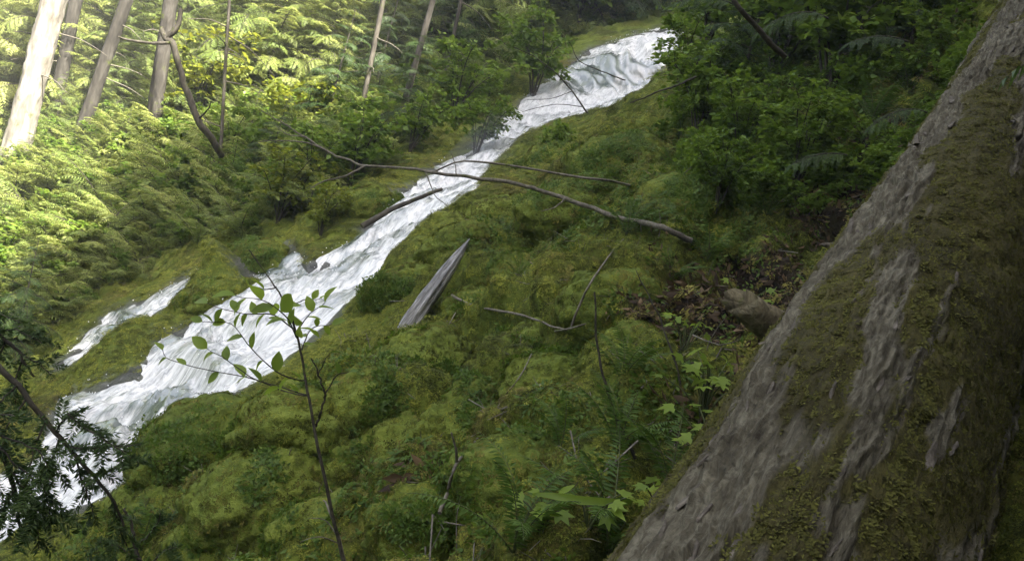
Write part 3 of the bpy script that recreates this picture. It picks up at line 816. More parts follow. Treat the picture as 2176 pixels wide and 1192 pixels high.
stick('broken_snag', 'short pale broken snag standing left of the waterfall', 'snag', [(1012, 190, 19.5), (1022, 150, 19.5), (1030, 108, 19.5)], 0.07, 0.03, M_TWIG, 12,
      twigs=[([(1018, 165, 19.5), (1000, 180, 19.4), (985, 200, 19.3)], .02, .008), ([(1024, 140, 19.5), (1050, 150, 19.4)], .015, .005), ([(1000, 118, 19.6), (992, 160, 19.6), (985, 200, 19.5)], .03, .02)])
stick('dead_stem', 'dark crooked dead stem hanging before the broad shaded trunk', 'dead stem', [(345, 60, 12.5), (352, 84, 12.5), (368, 95, 12.5), (382, 150, 12.6), (402, 205, 12.7), (425, 262, 12.8), (452, 300, 13.0), (470, 330, 13.3)], 0.045, 0.06, M_BARKD, 40, .02,
      twigs=[([(362, 92, 12.5), (320, 92, 12.4), (270, 85, 12.3), (250, 78, 12.2)], .03, .012), ([(420, 255, 12.8), (440, 235, 12.6), (450, 215, 12.5)], .02, .006), ([(352, 80, 12.5), (375, 60, 12.5), (385, 20, 12.5)], .05, .035)])

# ------------------------------------------------------------------ tall conifers around and behind the viewer: they shade the gully
SHADE = [(6.5, -6.5), (10.5, -3.0), (8.0, -11.0), (13.0, -8.5), (5.0, 1.0), (9.6, 4.6), (6.1, 8.4), (9.0, 12.8), (12.5, 10.5), (4.5, -12), (16, -4.5), (6.9, -1.9), (11, -14), (1.0, -9.0), (-3.0, -14.0)]
for k, (x, y) in enumerate(SHADE):
    o = thing('tall_conifer', 'tall dense conifer standing out of frame on the slope behind the viewer', 'tree', (x, y, ground_z(x, y)[0] - .3), k * 1.3, 'tall conifers behind the viewer', (0.9, 1.05, 1.0, 1.15)[k % 4])
    cme, tme = BIG_ME[k % 2]
    obj('crown', cme, o); obj('trunk', tme, o)

# ------------------------------------------------------------------ the wood closing the view behind: reads as one mass
rng = np.random.default_rng(12)
pos = []; scl = []; idx = []
for k in range(420):
    y = rng.uniform(24, 62); x = rng.uniform(-0.85, 0.75) * y
    pos.append((x, y)); scl.append(rng.uniform(1.6, 4.2)); idx.append(rng.integers(0, 5))
for k in range(300):
    y = rng.uniform(18.5, 26); x = rng.uniform(-0.8, 0.1) * y
    if -0.10 < x / y: continue
    pos.append((x, y)); scl.append(rng.uniform(0.6, 1.9)); idx.append(rng.integers(0, 5))
pos = np.array(pos); z = base_z(pos[:, 0], pos[:, 1])
idx = np.where(pos[:, 0] < -0.22 * pos[:, 1], rng.choice([0, 1, 4, 5, 6], len(pos)), np.array(idx))  # crowns at left take lighter colours that carry the sunlight
pos = np.column_stack([pos, z - 0.1]); rot = np.zeros((len(pos), 3)); rot[:, 2] = rng.uniform(0, 6.28, len(pos))
instancer('far_wood', [CEDAR_ME[0][0], CEDAR_ME[1][0], DARK_ME[0][0], DARK_ME[1][0], CEDAR_ME[2][0], SUNTONE_ME[0], SUNTONE_ME[1]], pos, rot, np.array(scl), np.array(idx), 'dense far wood closing the view behind the gully', 'wood')

# unseen wood continued behind and beside the viewer, added to block fill light
pos = []
while len(pos) < 330:
    a = rng.uniform(0, 2 * math.pi); r_ = rng.uniform(5.5, 30); x, y = r_ * math.sin(a), r_ * math.cos(a)
    if y > 0 and abs(x) < .95 * y + 4.5: continue
    if x < -2 and y > -3 and r_ < 13: continue
    pos.append((x, y))
pos += [(3.0, .5), (3.9, 1.5), (4.9, 2.5), (6.0, 3.7), (3.4, -.9), (4.5, .3), (2.4, -1.7), (5.2, -.6), (6.2, 1.2), (7.4, 2.8), (7.6, 5.0)]  # unseen trees added beside the log to block sky light
pos = np.array(pos); z = base_z(pos[:, 0], pos[:, 1]); pos = np.column_stack([pos, z - .15])
rot = np.zeros((len(pos), 3)); rot[:, 2] = rng.uniform(0, 6.28, len(pos))
rad_ = np.hypot(pos[:, 0], pos[:, 1])
instancer('surrounding_wood', [DARK_ME[0][0], DARK_ME[1][0], DARK_ME[2][0]], pos, rot, rng.uniform(.8, 1.25, len(pos)) * np.where(np.arange(len(pos)) >= len(pos) - 11, 2.2, np.clip(rad_ * .17, .9, 3.6)), rng.integers(0, 3, len(pos)), 'dense dark unseen wood behind and beside the viewer, added to block sky light', 'wood')

# low leafy undergrowth covering the far bank
pos = []
N_ = 5200
gsel = np.nonzero((gw > 0.35) & (gy > 9.5) & (gy < 32) & (gx < 0.08 * gy + 0.8) & (gx > -0.9 * gy))[0]
wgt = (RR.ravel()[gsel] ** 2) / (1 + (RR.ravel()[gsel] / 16) ** 2); 
gsel = rng.choice(gsel, N_, p=wgt / wgt.sum())
keep = ~((gx[gsel] > -0.30 * gy[gsel]) & (gw[gsel] < 0.45))
gsel = gsel[keep]
pp = GV[gsel] + rng.normal(0, .05, (len(gsel), 3)) * (1, 1, 0)
UG = []
for k in range(3):
    s, l = shrub(0.55, 0.40, 5, 420, 0.075, rng, 0.5, 0.5); UG.append(l.mesh('undergrowth_tuft', M_SHRUBR))
for k in range(2):
    s, l = shrub(0.5, 0.42, 5, 380, 0.07, rng, 0.55, 0.5); UG.append(l.mesh('undergrowth_tuft', M_SUNTONE))
mb = MB()
for k in range(9):
    mb.merge(frond(0.7, 20, 0.10, 0.22, rng.uniform(.4, .7), .6, rng, 14, .5), rotz(k * .7 + rng.normal(0, .2)) @ rotx(R(rng.uniform(10, 45))))
UG.append(mb.mesh('undergrowth_fern', M_FERN, M_STEMG))
mb2 = MB(); mb2.merge(mb, rotz(1.0)); UG.append(mb2.mesh('undergrowth_fern_sun_toned', M_CEDAR, M_STEMG))
for k in range(2):
    mb = MB()
    for j in range(7): mb.merge(BV[j % 3], rotz(j * .9 + rng.normal(0, .2)) @ rotx(R(rng.uniform(15, 55))) * rng.uniform(.5, .85), (0, 0, rng.uniform(0, .3)))
    UG.append(mb.mesh('undergrowth_spray', (M_CEDAR, M_SUNTONE)[k], M_TWIGD))
iu = rng.integers(0, 8, len(pp))
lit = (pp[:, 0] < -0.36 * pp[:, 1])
iu = np.where(lit & (rng.uniform(0, 1, len(pp)) < .7), rng.choice([0, 3, 4, 6, 7, 8], len(pp)), iu)  # sunny side gets leaves with the light in their colour
rot = np.column_stack([rng.normal(0, .15, len(pp)), rng.normal(0, .15, len(pp)), rng.uniform(0, 6.28, len(pp))])
near_w = smooth(0.2, 1.1, gw[gsel])
sc1 = rng.uniform(0.5, 1.35, len(pp)) * (0.5 + .5 * near_w)
qu, qv, qd = proj(GV)
rs = np.nonzero((qu > 1380 + np.maximum(0, qv - 300) * .7) & (qu < 2080) & (qv > -60) & (qv < 470) & (gy > 4.5) & (gy < 17) & (gw > .5))[0]
w2 = RR.ravel()[rs] ** 2 / (1 + (RR.ravel()[rs] / 6) ** 2); rs = rng.choice(rs, 620, p=w2 / w2.sum())
pp = np.vstack([pp, GV[rs]]); iu = np.concatenate([iu, rng.choice([0, 1, 2, 2, 5], len(rs))])
sc1 = np.concatenate([sc1, rng.uniform(.3, .75, len(rs))]); rot = np.vstack([rot, np.column_stack([rng.normal(0, .2, len(rs)), rng.normal(0, .2, len(rs)), rng.uniform(0, 6.28, len(rs))])])
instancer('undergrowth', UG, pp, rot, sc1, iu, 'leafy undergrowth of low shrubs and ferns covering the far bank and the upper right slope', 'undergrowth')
# ------------------------------------------------------------------ moss on the ground
nv = np.zeros(len(GV) * 3, np.float32); ground.data.vertices.foreach_get('normal', nv); GN = nv.reshape(-1, 3).astype(float)
rng = np.random.default_rng(21)
def moss_tuft(nb, rad, h, rng, w=0.006, leafy=False):
    mb = MB()
    a = rng.uniform(0, 6.28, nb); r_ = rad * np.sqrt(rng.uniform(0, 1, nb))
    p = np.stack([r_ * np.cos(a), r_ * np.sin(a), -0.006 + 0 * a], 1)
    d = np.stack([np.cos(a) * .8 + rng.normal(0, .35, nb), np.sin(a) * .8 + rng.normal(0, .35, nb), rng.uniform(.05, .4, nb)], 1)
    ln = h * rng.uniform(.5, 1.2, nb)
    F = frames(d, rng.normal(0, .16, (nb, 3)) + (0, 0, 1.0))
    S = np.stack([np.full(nb, w) if not leafy else ln * .5, ln, ln], -1)
    mb.stamp(DIA_V, DIA_F, F * S[:, None, :], p, 0.5 + rng.normal(0, .14, nb))
    return mb
MT = [moss_tuft(30, 0.034, 0.022, rng, 0.008).mesh('moss_tuft', M_MOSS) for k in range(4)] + [moss_tuft(36, 0.034, 0.024, rng, 0.008).mesh('moss_tuft', M_MOSSB) for k in range(2)]
uu, vv, dd_ = proj(GV)
inframe = (gy > 0.8) & (uu > -120) & (uu < 2290) & (vv > -60) & (vv < 1290)
def scatter(mask, n, power=2.0, far=1.0):
    s = np.nonzero(mask)[0]; r_ = RR.ravel()[s]
    w = r_ ** power / (1 + (r_ / far) ** 2) if far else r_ ** power
    s = rng.choice(s, n, p=w / w.sum())
    jit = rng.normal(0, 1, (n, 3)) * (0.006 * RR.ravel()[s])[:, None]
    t = GN[s]; jit -= t * (jit * t).sum(1, keepdims=True)
    return s, GV[s] + jit
s, pp = scatter(inframe & (gw > 0.02) & (dirt_shade < 0.75) & (gy < 19) & ~((gx < -0.2 * gy) & (gw > 1.5)), 190000, 2.0, 4.0)
brown = dry[s]
im = np.where(rng.uniform(0, 1, len(pp)) < brown * .9, rng.integers(4, 6, len(pp)), rng.integers(0, 4, len(pp)))
nn = norm(GN[s] + np.array([0, 0, -0.05]) + rng.normal(0, .10, (len(s), 3)))
instancer('moss', MT, pp, euler_to(nn, rng.uniform(0, 6.28, len(s))), (0.32 + 0.042 * RR.ravel()[s]) * rng.uniform(.55, 1.35, len(s)), im, 'thick yellow-green moss blanketing the bank beside the stream', 'moss')

# small-leaved creeping cover in patches
CT = [moss_tuft(16, 0.05, 0.026, rng, 0, True).mesh('creeper_tuft', M_SHRUB) for k in range(3)]
PATCH = [(790, 800, .5), (640, 1150, .45), (480, 880, .45), (1230, 1140, .4), (1330, 860, .35), (880, 1010, .3), (1480, 480, .8), (1560, 330, 1.2), (1350, 420, .9), (1700, 300, 1.3), (200, 1180, .6), (1100, 480, .6), (990, 1180, .3)]
pd = np.zeros(len(GV))
for u_, v_, r_ in PATCH:
    c = hit(u_, v_); pd = np.maximum(pd, np.exp(-((gx - c[0]) ** 2 + (gy - c[1]) ** 2) / r_ ** 2))
s, pp = scatter(inframe & (gw > 0.1) & (pd * (1 + .8 * fbm(GV * 3, 2, 8)) > .6), 9000, 2.0, 5.0)
instancer('creeping_leaves', CT, pp + GN[s] * .015, euler_to(norm(GN[s] + rng.normal(0, .3, (len(s), 3))), rng.uniform(0, 6.28, len(s))), (.7 + .06 * RR.ravel()[s]) * rng.uniform(.7, 1.5, len(s)), rng.integers(0, 3, len(s)), 'patches of small creeping leaves in the moss', 'ground cover')
# litter of twigs and needles
LT = []
for k in range(3):
    mb = MB()
    for j in range(4):
        a = rng.uniform(0, 6.28); c = curve([(rng.normal(0, .04), rng.normal(0, .04), .006), (.05 * math.cos(a), .05 * math.sin(a), .015), (.12 * math.cos(a + .3), .12 * math.sin(a + .3), .008)], 5)
        tube(c, np.linspace(.0028, .001, 5), 3, .5, mb)
    LT.append(mb.mesh('litter', M_TWIG))
s, pp = scatter(inframe & (gw > .15) & (gy < 8), 900, 2, 3.0)
s3, p3 = scatter(inframe & (gw > .15) & (gy < 9) & (dirt_shade > .5), 5200, 2, 3.0)
s = np.concatenate([s, s3]); pp = np.vstack([pp, p3]); li_ = np.concatenate([rng.integers(0, 3, len(s) - len(s3)), rng.integers(3, 8, len(s3))])
for k in range(2):
    mb = MB(); nb_ = 14; a_ = rng.uniform(0, 6.28, nb_); d_ = np.stack([np.cos(a_), np.sin(a_), rng.normal(.1, .2, nb_)], 1); l_ = rng.uniform(.02, .06, nb_)
    mb.stamp(DIA_V, DIA_F, frames(d_, rng.normal(0, .5, (nb_, 3)) + (0, 0, 1)) * np.stack([l_ * .45, l_, l_], -1)[:, None, :], rng.normal(0, .04, (nb_, 3)) * (1, 1, .15), .5 + rng.normal(0, .2, nb_)); LT.append(mb.mesh('dead_leaves', M_DEAD))
LT += [MT[4], MT[5], CT[0]]
instancer('litter', LT, pp + GN[s] * .012, euler_to(norm(GN[s] + rng.normal(0, .2, (len(s), 3))), rng.uniform(0, 6.28, len(s))), rng.uniform(.5, 1.5, len(s)), li_, 'litter of small dead twigs and leaves strewn over moss and earth', 'litter')

# ------------------------------------------------------------------ the fallen log on the right
def log_mat():
    m, N, L, out = new_mat('log_bark')
    fl = N.new('ShaderNodeAttribute'); fl.attribute_name = 'along'
    mo = N.new('ShaderNodeAttribute'); mo.attribute_name = 'mossy'
    mp = N.new('ShaderNodeMapping'); mp.inputs['Scale'].default_value = (0.9, 5.0, 1); L.new(fl.outputs['Vector'], mp.inputs[0])
    n1 = noise(N, L, 11, 8, 0.72, mp.outputs[0], 0.5); n2 = noise(N, L, 60, 4, 0.7, fl.outputs['Vector']); n3 = noise(N, L, 2.2, 4, 0.6, fl.outputs['Vector'])
    f = math_n(N, L, 'ADD', math_n(N, L, 'MULTIPLY', n1.outputs[0], 0.6), math_n(N, L, 'ADD', math_n(N, L, 'MULTIPLY', n2.outputs[0], 0.15), math_n(N, L, 'MULTIPLY', n3.outputs[0], .25)))
    r = ramp(N, [(0.38, (0.028, 0.023, 0.014)), (0.50, (0.092, 0.083, 0.057)), (0.61, (0.215, 0.20, 0.148))]); L.new(f, r.inputs[0])
    rm = ramp(N, [(0.35, (0.020, 0.018, 0.006)), (0.52, (0.056, 0.050, 0.013)), (0.68, (0.10, 0.09, 0.022))])
    L.new(math_n(N, L, 'ADD', math_n(N, L, 'MULTIPLY', n2.outputs[0], .5), math_n(N, L, 'MULTIPLY', n3.outputs[0], .5)), rm.inputs[0])
    mk = math_n(N, L, 'ADD', mo.outputs['Fac'], math_n(N, L, 'MULTIPLY_ADD', n1.outputs[0], 0.9, -0.45))
    mr = ramp(N, [(0.42, (0, 0, 0)), (0.58, (1, 1, 1))]); L.new(mk, mr.inputs[0])
    col = mixc(N, L, mr.outputs[0], r.outputs[0], rm.outputs[0])
    p = N.new('ShaderNodeBsdfPrincipled'); L.new(col, p.inputs['Base Color']); p.inputs['Roughness'].default_value = .85
    p.inputs['Specular IOR Level'].default_value = .25
    b = N.new('ShaderNodeBump'); b.inputs['Strength'].default_value = 1.0; b.inputs['Distance'].default_value = .022
    L.new(math_n(N, L, 'ADD', n1.outputs[0], math_n(N, L, 'MULTIPLY', n2.outputs[0], .5)), b.inputs['Height']); L.new(b.outputs[0], p.inputs['Normal'])
    L.new(p.outputs[0], out.inputs[0]); return m
M_LOG = log_mat()
M_FLAKE = wood_mat('bark_flake', (0.035, 0.03, 0.023), (0.085, 0.074, 0.06), (0.17, 0.15, 0.125), 30, (1, 1, 1), 0.0, .5)
L0 = unproj(1700, 1192, 1.9); L1 = unproj(2235, 0, 6.2)
LAX = norm(L1 - L0); LLEN = np.linalg.norm(L1 - L0); LR = 0.325
LS0, LS1 = -1.5, LLEN + 3.5
LSIDE = norm(np.cross(LAX, (0, 0, 1.0))); LTOP = np.cross(LSIDE, LAX)   # LSIDE: to the right, LTOP: up
def log_surface(s, th, disp=True):
    """s metres along, th angle from the top towards the left side"""
    q = np.stack([s, LR * th, 0 * s], 1)
    cyc = np.stack([s, LR * np.sin(th) * 1.3, LR * np.cos(th) * 1.3], 1)
    mossy = smooth(-0.25, 0.25, fbm(cyc * (1.3, 4.8, 4.8) + 3.3, 4, 61, .6) + .10 + 0.25 * np.exp(-((th - 1.35) / .45) ** 2) - 0.25 * np.exp(-((th - .55) / .22) ** 2))
    wq = cyc + 0.05 * np.stack([fbm(cyc * 6, 2, 3), fbm(cyc * 6, 2, 4), fbm(cyc * 6, 2, 5)], 1)
    f1, f2, rid = worley(wq * (3.0, 26, 26), 71)
    plate = .35 * smooth(0.0, 0.3, f2 - f1) * (0.5 + .9 * rid) + .9 * (1 - np.abs(fbm(wq * (3.2, 30, 30), 3, 72)) * 2.4)
    r = LR * (1 - 0.018 * s) + 0.03 * fbm(cyc * (0.8, 3, 3), 3, 81) + 0.02 * np.sin(th * 3 + s * .4)
    if disp:
        rdg = 1 - np.abs(fbm(wq * (1.7, 15, 15) + 4, 4, 87, .55)) * 3.2
        bark = 0.016 * plate + 0.016 * np.clip(rdg, -1, 1) + 0.010 * fbm(wq * (18, 55, 55), 3, 83)
        mo = 0.018 + 0.016 * fbm(cyc * 14, 3, 85)
        r = r + bark * (1 - mossy) + mo * mossy
    c = L0 + s[:, None] * LAX
    d = np.cos(th)[:, None] * LTOP - np.sin(th)[:, None] * LSIDE
    return c + d * r[:, None], d, mossy, q
ns_, nt_ = 900, 320
ss = LS0 + (LS1 - LS0) * np.linspace(0, 1, ns_) ** 1.25
th = np.linspace(-math.pi, math.pi, nt_, endpoint=False); th = th - .55 * np.sin(th - .3)
S_, T_ = np.meshgrid(ss, th, indexing='ij')
lv, ld, lm, lq = log_surface(S_.ravel(), T_.ravel())
i = np.arange(ns_ - 1)[:, None] * nt_; j = np.arange(nt_)[None]; k = (j + 1) % nt_
lf_ = np.stack([i + j, i + k, i + nt_ + k, i + nt_ + j], -1).reshape(-1, 4)
lo_o = L0 - LAX * 0
LOG = thing('fallen_log', 'huge mossy grey-barked fallen log filling the right side', 'log', tuple(lo_o))
obj('trunk', make_mesh('log_trunk', lv - lo_o, lf_[:, ::-1], {'along': np.stack([S_.ravel(), T_.ravel() * LR, 0 * lm], 1), 'mossy': lm}, (M_LOG,)), LOG)
# moss cushions on the log
n = 60000
s_ = rng.uniform(-0.6, 5.5, n); s_ = -0.6 + 6.1 * ((s_ + .6) / 6.1) ** 1.6; t_ = rng.uniform(-1.6, 2.4, n)
v_, d_, m_, _ = log_surface(s_, t_)
kp = (m_ + rng.normal(0, .15, n)) > .62
v_, d_ = v_[kp], d_[kp]
M_LMOSS = leaf_mat('log_moss', (0.028, 0.030, 0.007), (0.08, 0.080, 0.018), (0.15, 0.15, 0.034), 0.3, 0.9)
LMT = [moss_tuft(30, 0.018, 0.009, rng, 0.005).mesh('log_moss', M_LMOSS) for k in range(4)]
instancer('moss', LMT, v_ - lo_o, euler_to(norm(d_ + rng.normal(0, .2, d_.shape)), rng.uniform(0, 6.28, len(v_))), rng.uniform(.6, 1.4, len(v_)), rng.choice(4, len(v_), p=[.28, .28, .24, .2]), None, None, parent=LOG)
# loose bark plates and slivers
def plate(ln, wd, thk, rng):
    n = 9; a = np.linspace(0, 2 * math.pi, n, endpoint=False) + rng.normal(0, .15, n)
    rr_ = rng.uniform(.65, 1.1, n)
    o = np.stack([np.cos(a) * rr_ * wd, np.sin(a) * rr_ * ln, rng.normal(0, thk * .3, n)], 1)
    top = o * (.82, .9, 1) + (0, 0, thk)
    v = np.vstack([o, top, [(0, 0, thk * 1.25)]])
    j = np.arange(n); k = (j + 1) % n
    mb = MB(); mb.add(v, np.stack([j, k, k + n, j + n], 1)); mb.f[3].append(np.stack([j + n, k + n, np.full(n, 2 * n)], 1)); mb.fm[3].append(np.zeros(n, int))
    return mb.mesh('bark_plate', M_FLAKE, smooth_shade=False)
PL = [plate(0.055, 0.011, 0.004, rng) for k in range(5)]; SL = [plate(0.035, 0.005, 0.004, rng) for k in range(4)]
cnt = 0
while cnt < 150:
    s1 = np.array([-0.5 + 5.5 * rng.uniform(0, 1) ** 1.4]); t1 = np.array([rng.uniform(-1.3, 1.9)])
    v1, d1, m1, _ = log_surface(s1, t1)
    sliver = cnt % 3 == 0
    if m1[0] > (.75 if sliver else .35): continue
    z = norm(d1[0] + rng.normal(0, .12, 3)); y = norm(LAX + rng.normal(0, .18, 3))
    F = frames(y, z)
    o = obj('bark_flake' if sliver else 'bark_plate', (SL if sliver else PL)[rng.integers(0, 4)], LOG)
    o.matrix_local = Matrix.Translation(Vector(v1[0] - lo_o - d1[0] * (.001 if sliver else .004))) @ Matrix(F.tolist()).to_4x4() @ Matrix.Diagonal((*([rng.uniform(.6, 1.5)] * 2), rng.uniform(.6, 1.3), 1))
    cnt += 1
# stubs of broken branches
def stub(uvd, radii, jag, seed, mat, n=22, ns=18):
    c = curve(unproj([p[0] for p in uvd], [p[1] for p in uvd], [p[2] for p in uvd]), n)
    rad = np.interp(np.linspace(0, 1, n), np.linspace(0, 1, len(radii)), radii)
    mb = tube(c - lo_o, rad, ns, cap=False, rough=.2, seed=seed)
    v = np.vstack(mb.v); ax = norm(c[-1] - c[0])
    e = v[-ns:]; rg = np.random.default_rng(seed)
    ang = np.arange(ns) / ns * 2 * math.pi
    e = e + ax * (jag * (np.sin(ang + 1) * .6 + rg.uniform(-.35, .5, ns)))[:, None]
    v[-ns:] = e; cc = e.mean(0) - ax * jag * .5
    mb.v = [v]; mb.t = [np.full(len(v), .5)]
    base = len(v) - ns; j = np.arange(ns)
    mb.v.append(cc[None]); mb.t.append(np.array([.5])); mb.n += 1
    mb.f[3].append(np.stack([base + j, base + (j + 1) % ns, np.full(ns, len(v))], 1)); mb.fm[3].append(np.zeros(ns, int))
    return obj('branch_stub', mb.mesh('branch_stub', mat), LOG)
M_STUB = wood_mat('stub_wood', (0.045, 0.038, 0.022), (0.11, 0.094, 0.056), (0.21, 0.185, 0.115), 30, (1, 1, 1), 0.2, .9)
b = stub([(1800, 790, 2.95), (1715, 745, 2.78), (1645, 695, 2.68), (1582, 640, 2.6)], [.16, .085, .062, .048], .06, 4, M_STUB); b['label'] = 'thick broken branch stub poking left from the log'
b = stub([(1850, 560, 3.5), (1800, 540, 3.4), (1778, 528, 3.36), (1750, 519, 3.3)], [.06, .035, .02, .006], .01, 5, M_FLAKE); b['label'] = 'small pale pointed snag on the log edge'

# ------------------------------------------------------------------ weathered snag, boulders
def slab():
    da, dm_ = gdep(866, 694) - .03, min(gdep(930, 600), gdep(900, 640)) - .17
    a, b = unproj(866, 694, da), unproj(998, 508, 2 * dm_ - da)
    ax = norm(b - a); Ln = np.linalg.norm(b - a)
    side = norm(np.cross(ax, -unproj(930, 600, 1.0))); up = np.cross(side, ax)
    n, m = 60, 22; t = np.linspace(-.06, 1.0, n); an = np.linspace(0, 2 * math.pi, m, endpoint=False)
    T, A = np.meshgrid(t, an, indexing='ij')
    w = np.interp(T, [-.06, .15, .5, .8, 1], [.050, .060, .052, .032, .005]); h = np.interp(T, [-.06, .5, 1], [.07, .06, .012])
    q = np.stack([np.cos(A) * 1.5, np.sin(A) * 1.5, T * 3], -1).reshape(-1, 3)
    k = 1 + .28 * fbm(q * (2.5, 2.5, 1), 4, 5).reshape(T.shape)
    notch = 1 - .35 * np.exp(-((A - 2.0) / .25) ** 2) - .25 * np.exp(-((A - 1.1) / .18) ** 2)
    v = a + (T * Ln)[..., None] * ax + (np.cos(A) * w * k * notch)[..., None] * side + (np.sin(A) * h * k * notch)[..., None] * up
    i = np.arange(n - 1)[:, None] * m; j = np.arange(m)[None]; kk = (j + 1) % m
    f = np.stack([i + j, i + kk, i + m + kk, i + m + j], -1).reshape(-1, 4)
    # object space with y along the wood
    F = np.stack([side, ax, up], 1); loc = (v.reshape(-1, 3) - a) @ F
    mb = MB(); mb.add(loc, f)
    mb.add(np.vstack([loc[:m], [loc[:m].mean(0)]]), np.stack([np.arange(m), (np.arange(m) + 1) % m, np.full(m, m)], 1))
    o = obj('weathered_snag', mb.mesh('weathered_snag', M_DRIFT), label='weathered grey broken wood leaning on the moss bank beside the stream', cat='driftwood')
    o.matrix_world = Matrix.Translation(Vector(a)) @ Matrix(F.tolist()).to_4x4()
slab()
def ico(sub=4):
    import bmesh
    bm = bmesh.new(); bmesh.ops.create_icosphere(bm, subdivisions=sub, radius=1)
    v = np.array([p.co[:] for p in bm.verts]); f = np.array([[q.index for q in p.verts] for p in bm.faces]); bm.free(); return v, f
ICV, ICF = ico(5)
def boulder(name, label, u, v, d, size, mat, seed, sink=.35, flat=.7, mossy=False):
    c = unproj(u, v, d); c[2] = ground_z(c[0], c[1])[0] if sink is not None else c[2]
    q = ICV.copy()
    r = 1 + .28 * fbm(q * 1.6 + seed * 3.1, 3, seed) + .10 * fbm(q * 6 + seed, 3, seed + 4)
    vv_ = q * r[:, None] * size * (1.2, 1, flat)
    mb = MB(); mb.add(vv_, ICF)
    return obj(name, mb.mesh(name, mat), loc=(c[0], c[1], c[2] + size * flat * (.5 - (sink or 0))), label=label, cat='rock')
boulder('stream_rock', 'dark wet rock breaking the white water near the lower left', 372, 832, 6.6, .085, M_ROCK, 3, -.6)
boulder('stream_rock', 'small dark rock in the foam left of the larger wet rock', 238, 850, 7.2, .06, M_ROCK, 4, -.6)
boulder('bank_rock', 'dark bare rock face at the foot of the mossy mound by the pool', 325, 975, 5.3, .13, M_ROCK, 6, .5)
boulder('stream_rock', 'wet rock under the mossy ridge above the main cascade', 615, 566, 9.1, .16, M_ROCK, 9, .0)

MB_LIST = [(425, 915, .34, 'big moss-covered boulder at the edge of the lower pool'), (335, 1065, .26, 'mossy boulder at the lower left beside the needled boughs'), (560, 1010, .33, 'broad mossy boulder at the lower left of the sapling'),
    (705, 965, .27, 'mossy boulder just right of the sapling stem'), (842, 925, .22, 'round mossy boulder left of the forked twig'), (765, 830, .30, 'leafy mossy boulder below the weathered wood'), (985, 870, .30, 'brownish mossy boulder above the forked twig'),
    (620, 870, .25, 'mossy boulder behind the sapling stem'), (890, 1075, .19, 'small mossy boulder left of the forked twig foot'), (1075, 985, .22, 'brownish mossy boulder right of the forked twig'), (690, 1105, .22, 'mossy boulder at the bottom by the dry stalk'),
    (475, 1130, .28, 'mossy boulder at the bottom edge left of the sapling'), (1010, 640, .24, 'mossy boulder right of the weathered wood'), (1110, 575, .30, 'mossy boulder above the pale lying twig'), (890, 745, .26, 'mossy boulder just below the weathered wood'),
    (1175, 800, .24, 'mossy boulder at the middle of the right bank'), (1060, 455, .38, 'mossy boulder under the bare crossing branch'), (1290, 620, .27, 'mossy boulder right of the leaning twig'), (1225, 425, .40, 'big mossy boulder beneath the right half of the crossing branch'),
    (1330, 730, .20, 'small mossy boulder left of the brown hollow'), (850, 600, .26, 'mossy boulder on the stream edge left of the weathered wood'), (1125, 715, .21, 'small brownish mossy boulder below the pale lying twig'), (980, 510, .30, 'mossy boulder above the weathered wood tip'),
    (1330, 330, .50, 'large mossy boulder on the slope below the waterfall'), (1180, 340, .48, 'large mossy boulder beside the narrow stream bend'), (1440, 420, .34, 'mossy boulder at the foot of the right shrubs'), (690, 690, .2, 'small mossy boulder overhanging the main cascade'),
    (545, 545, .42, 'mossy boulder forming the ridge between the side channel and main cascade'), (475, 622, .34, 'lower mossy boulder of the ridge by the side channel'), (780, 430, .4, 'mossy boulder on the far edge left of the mid stream')]
TREE_V = [GV]; TREE_F = [np.vstack([gf[:, [0, 1, 2]], gf[:, [0, 2, 3]]])]; tn_ = len(GV); rng_b = rng
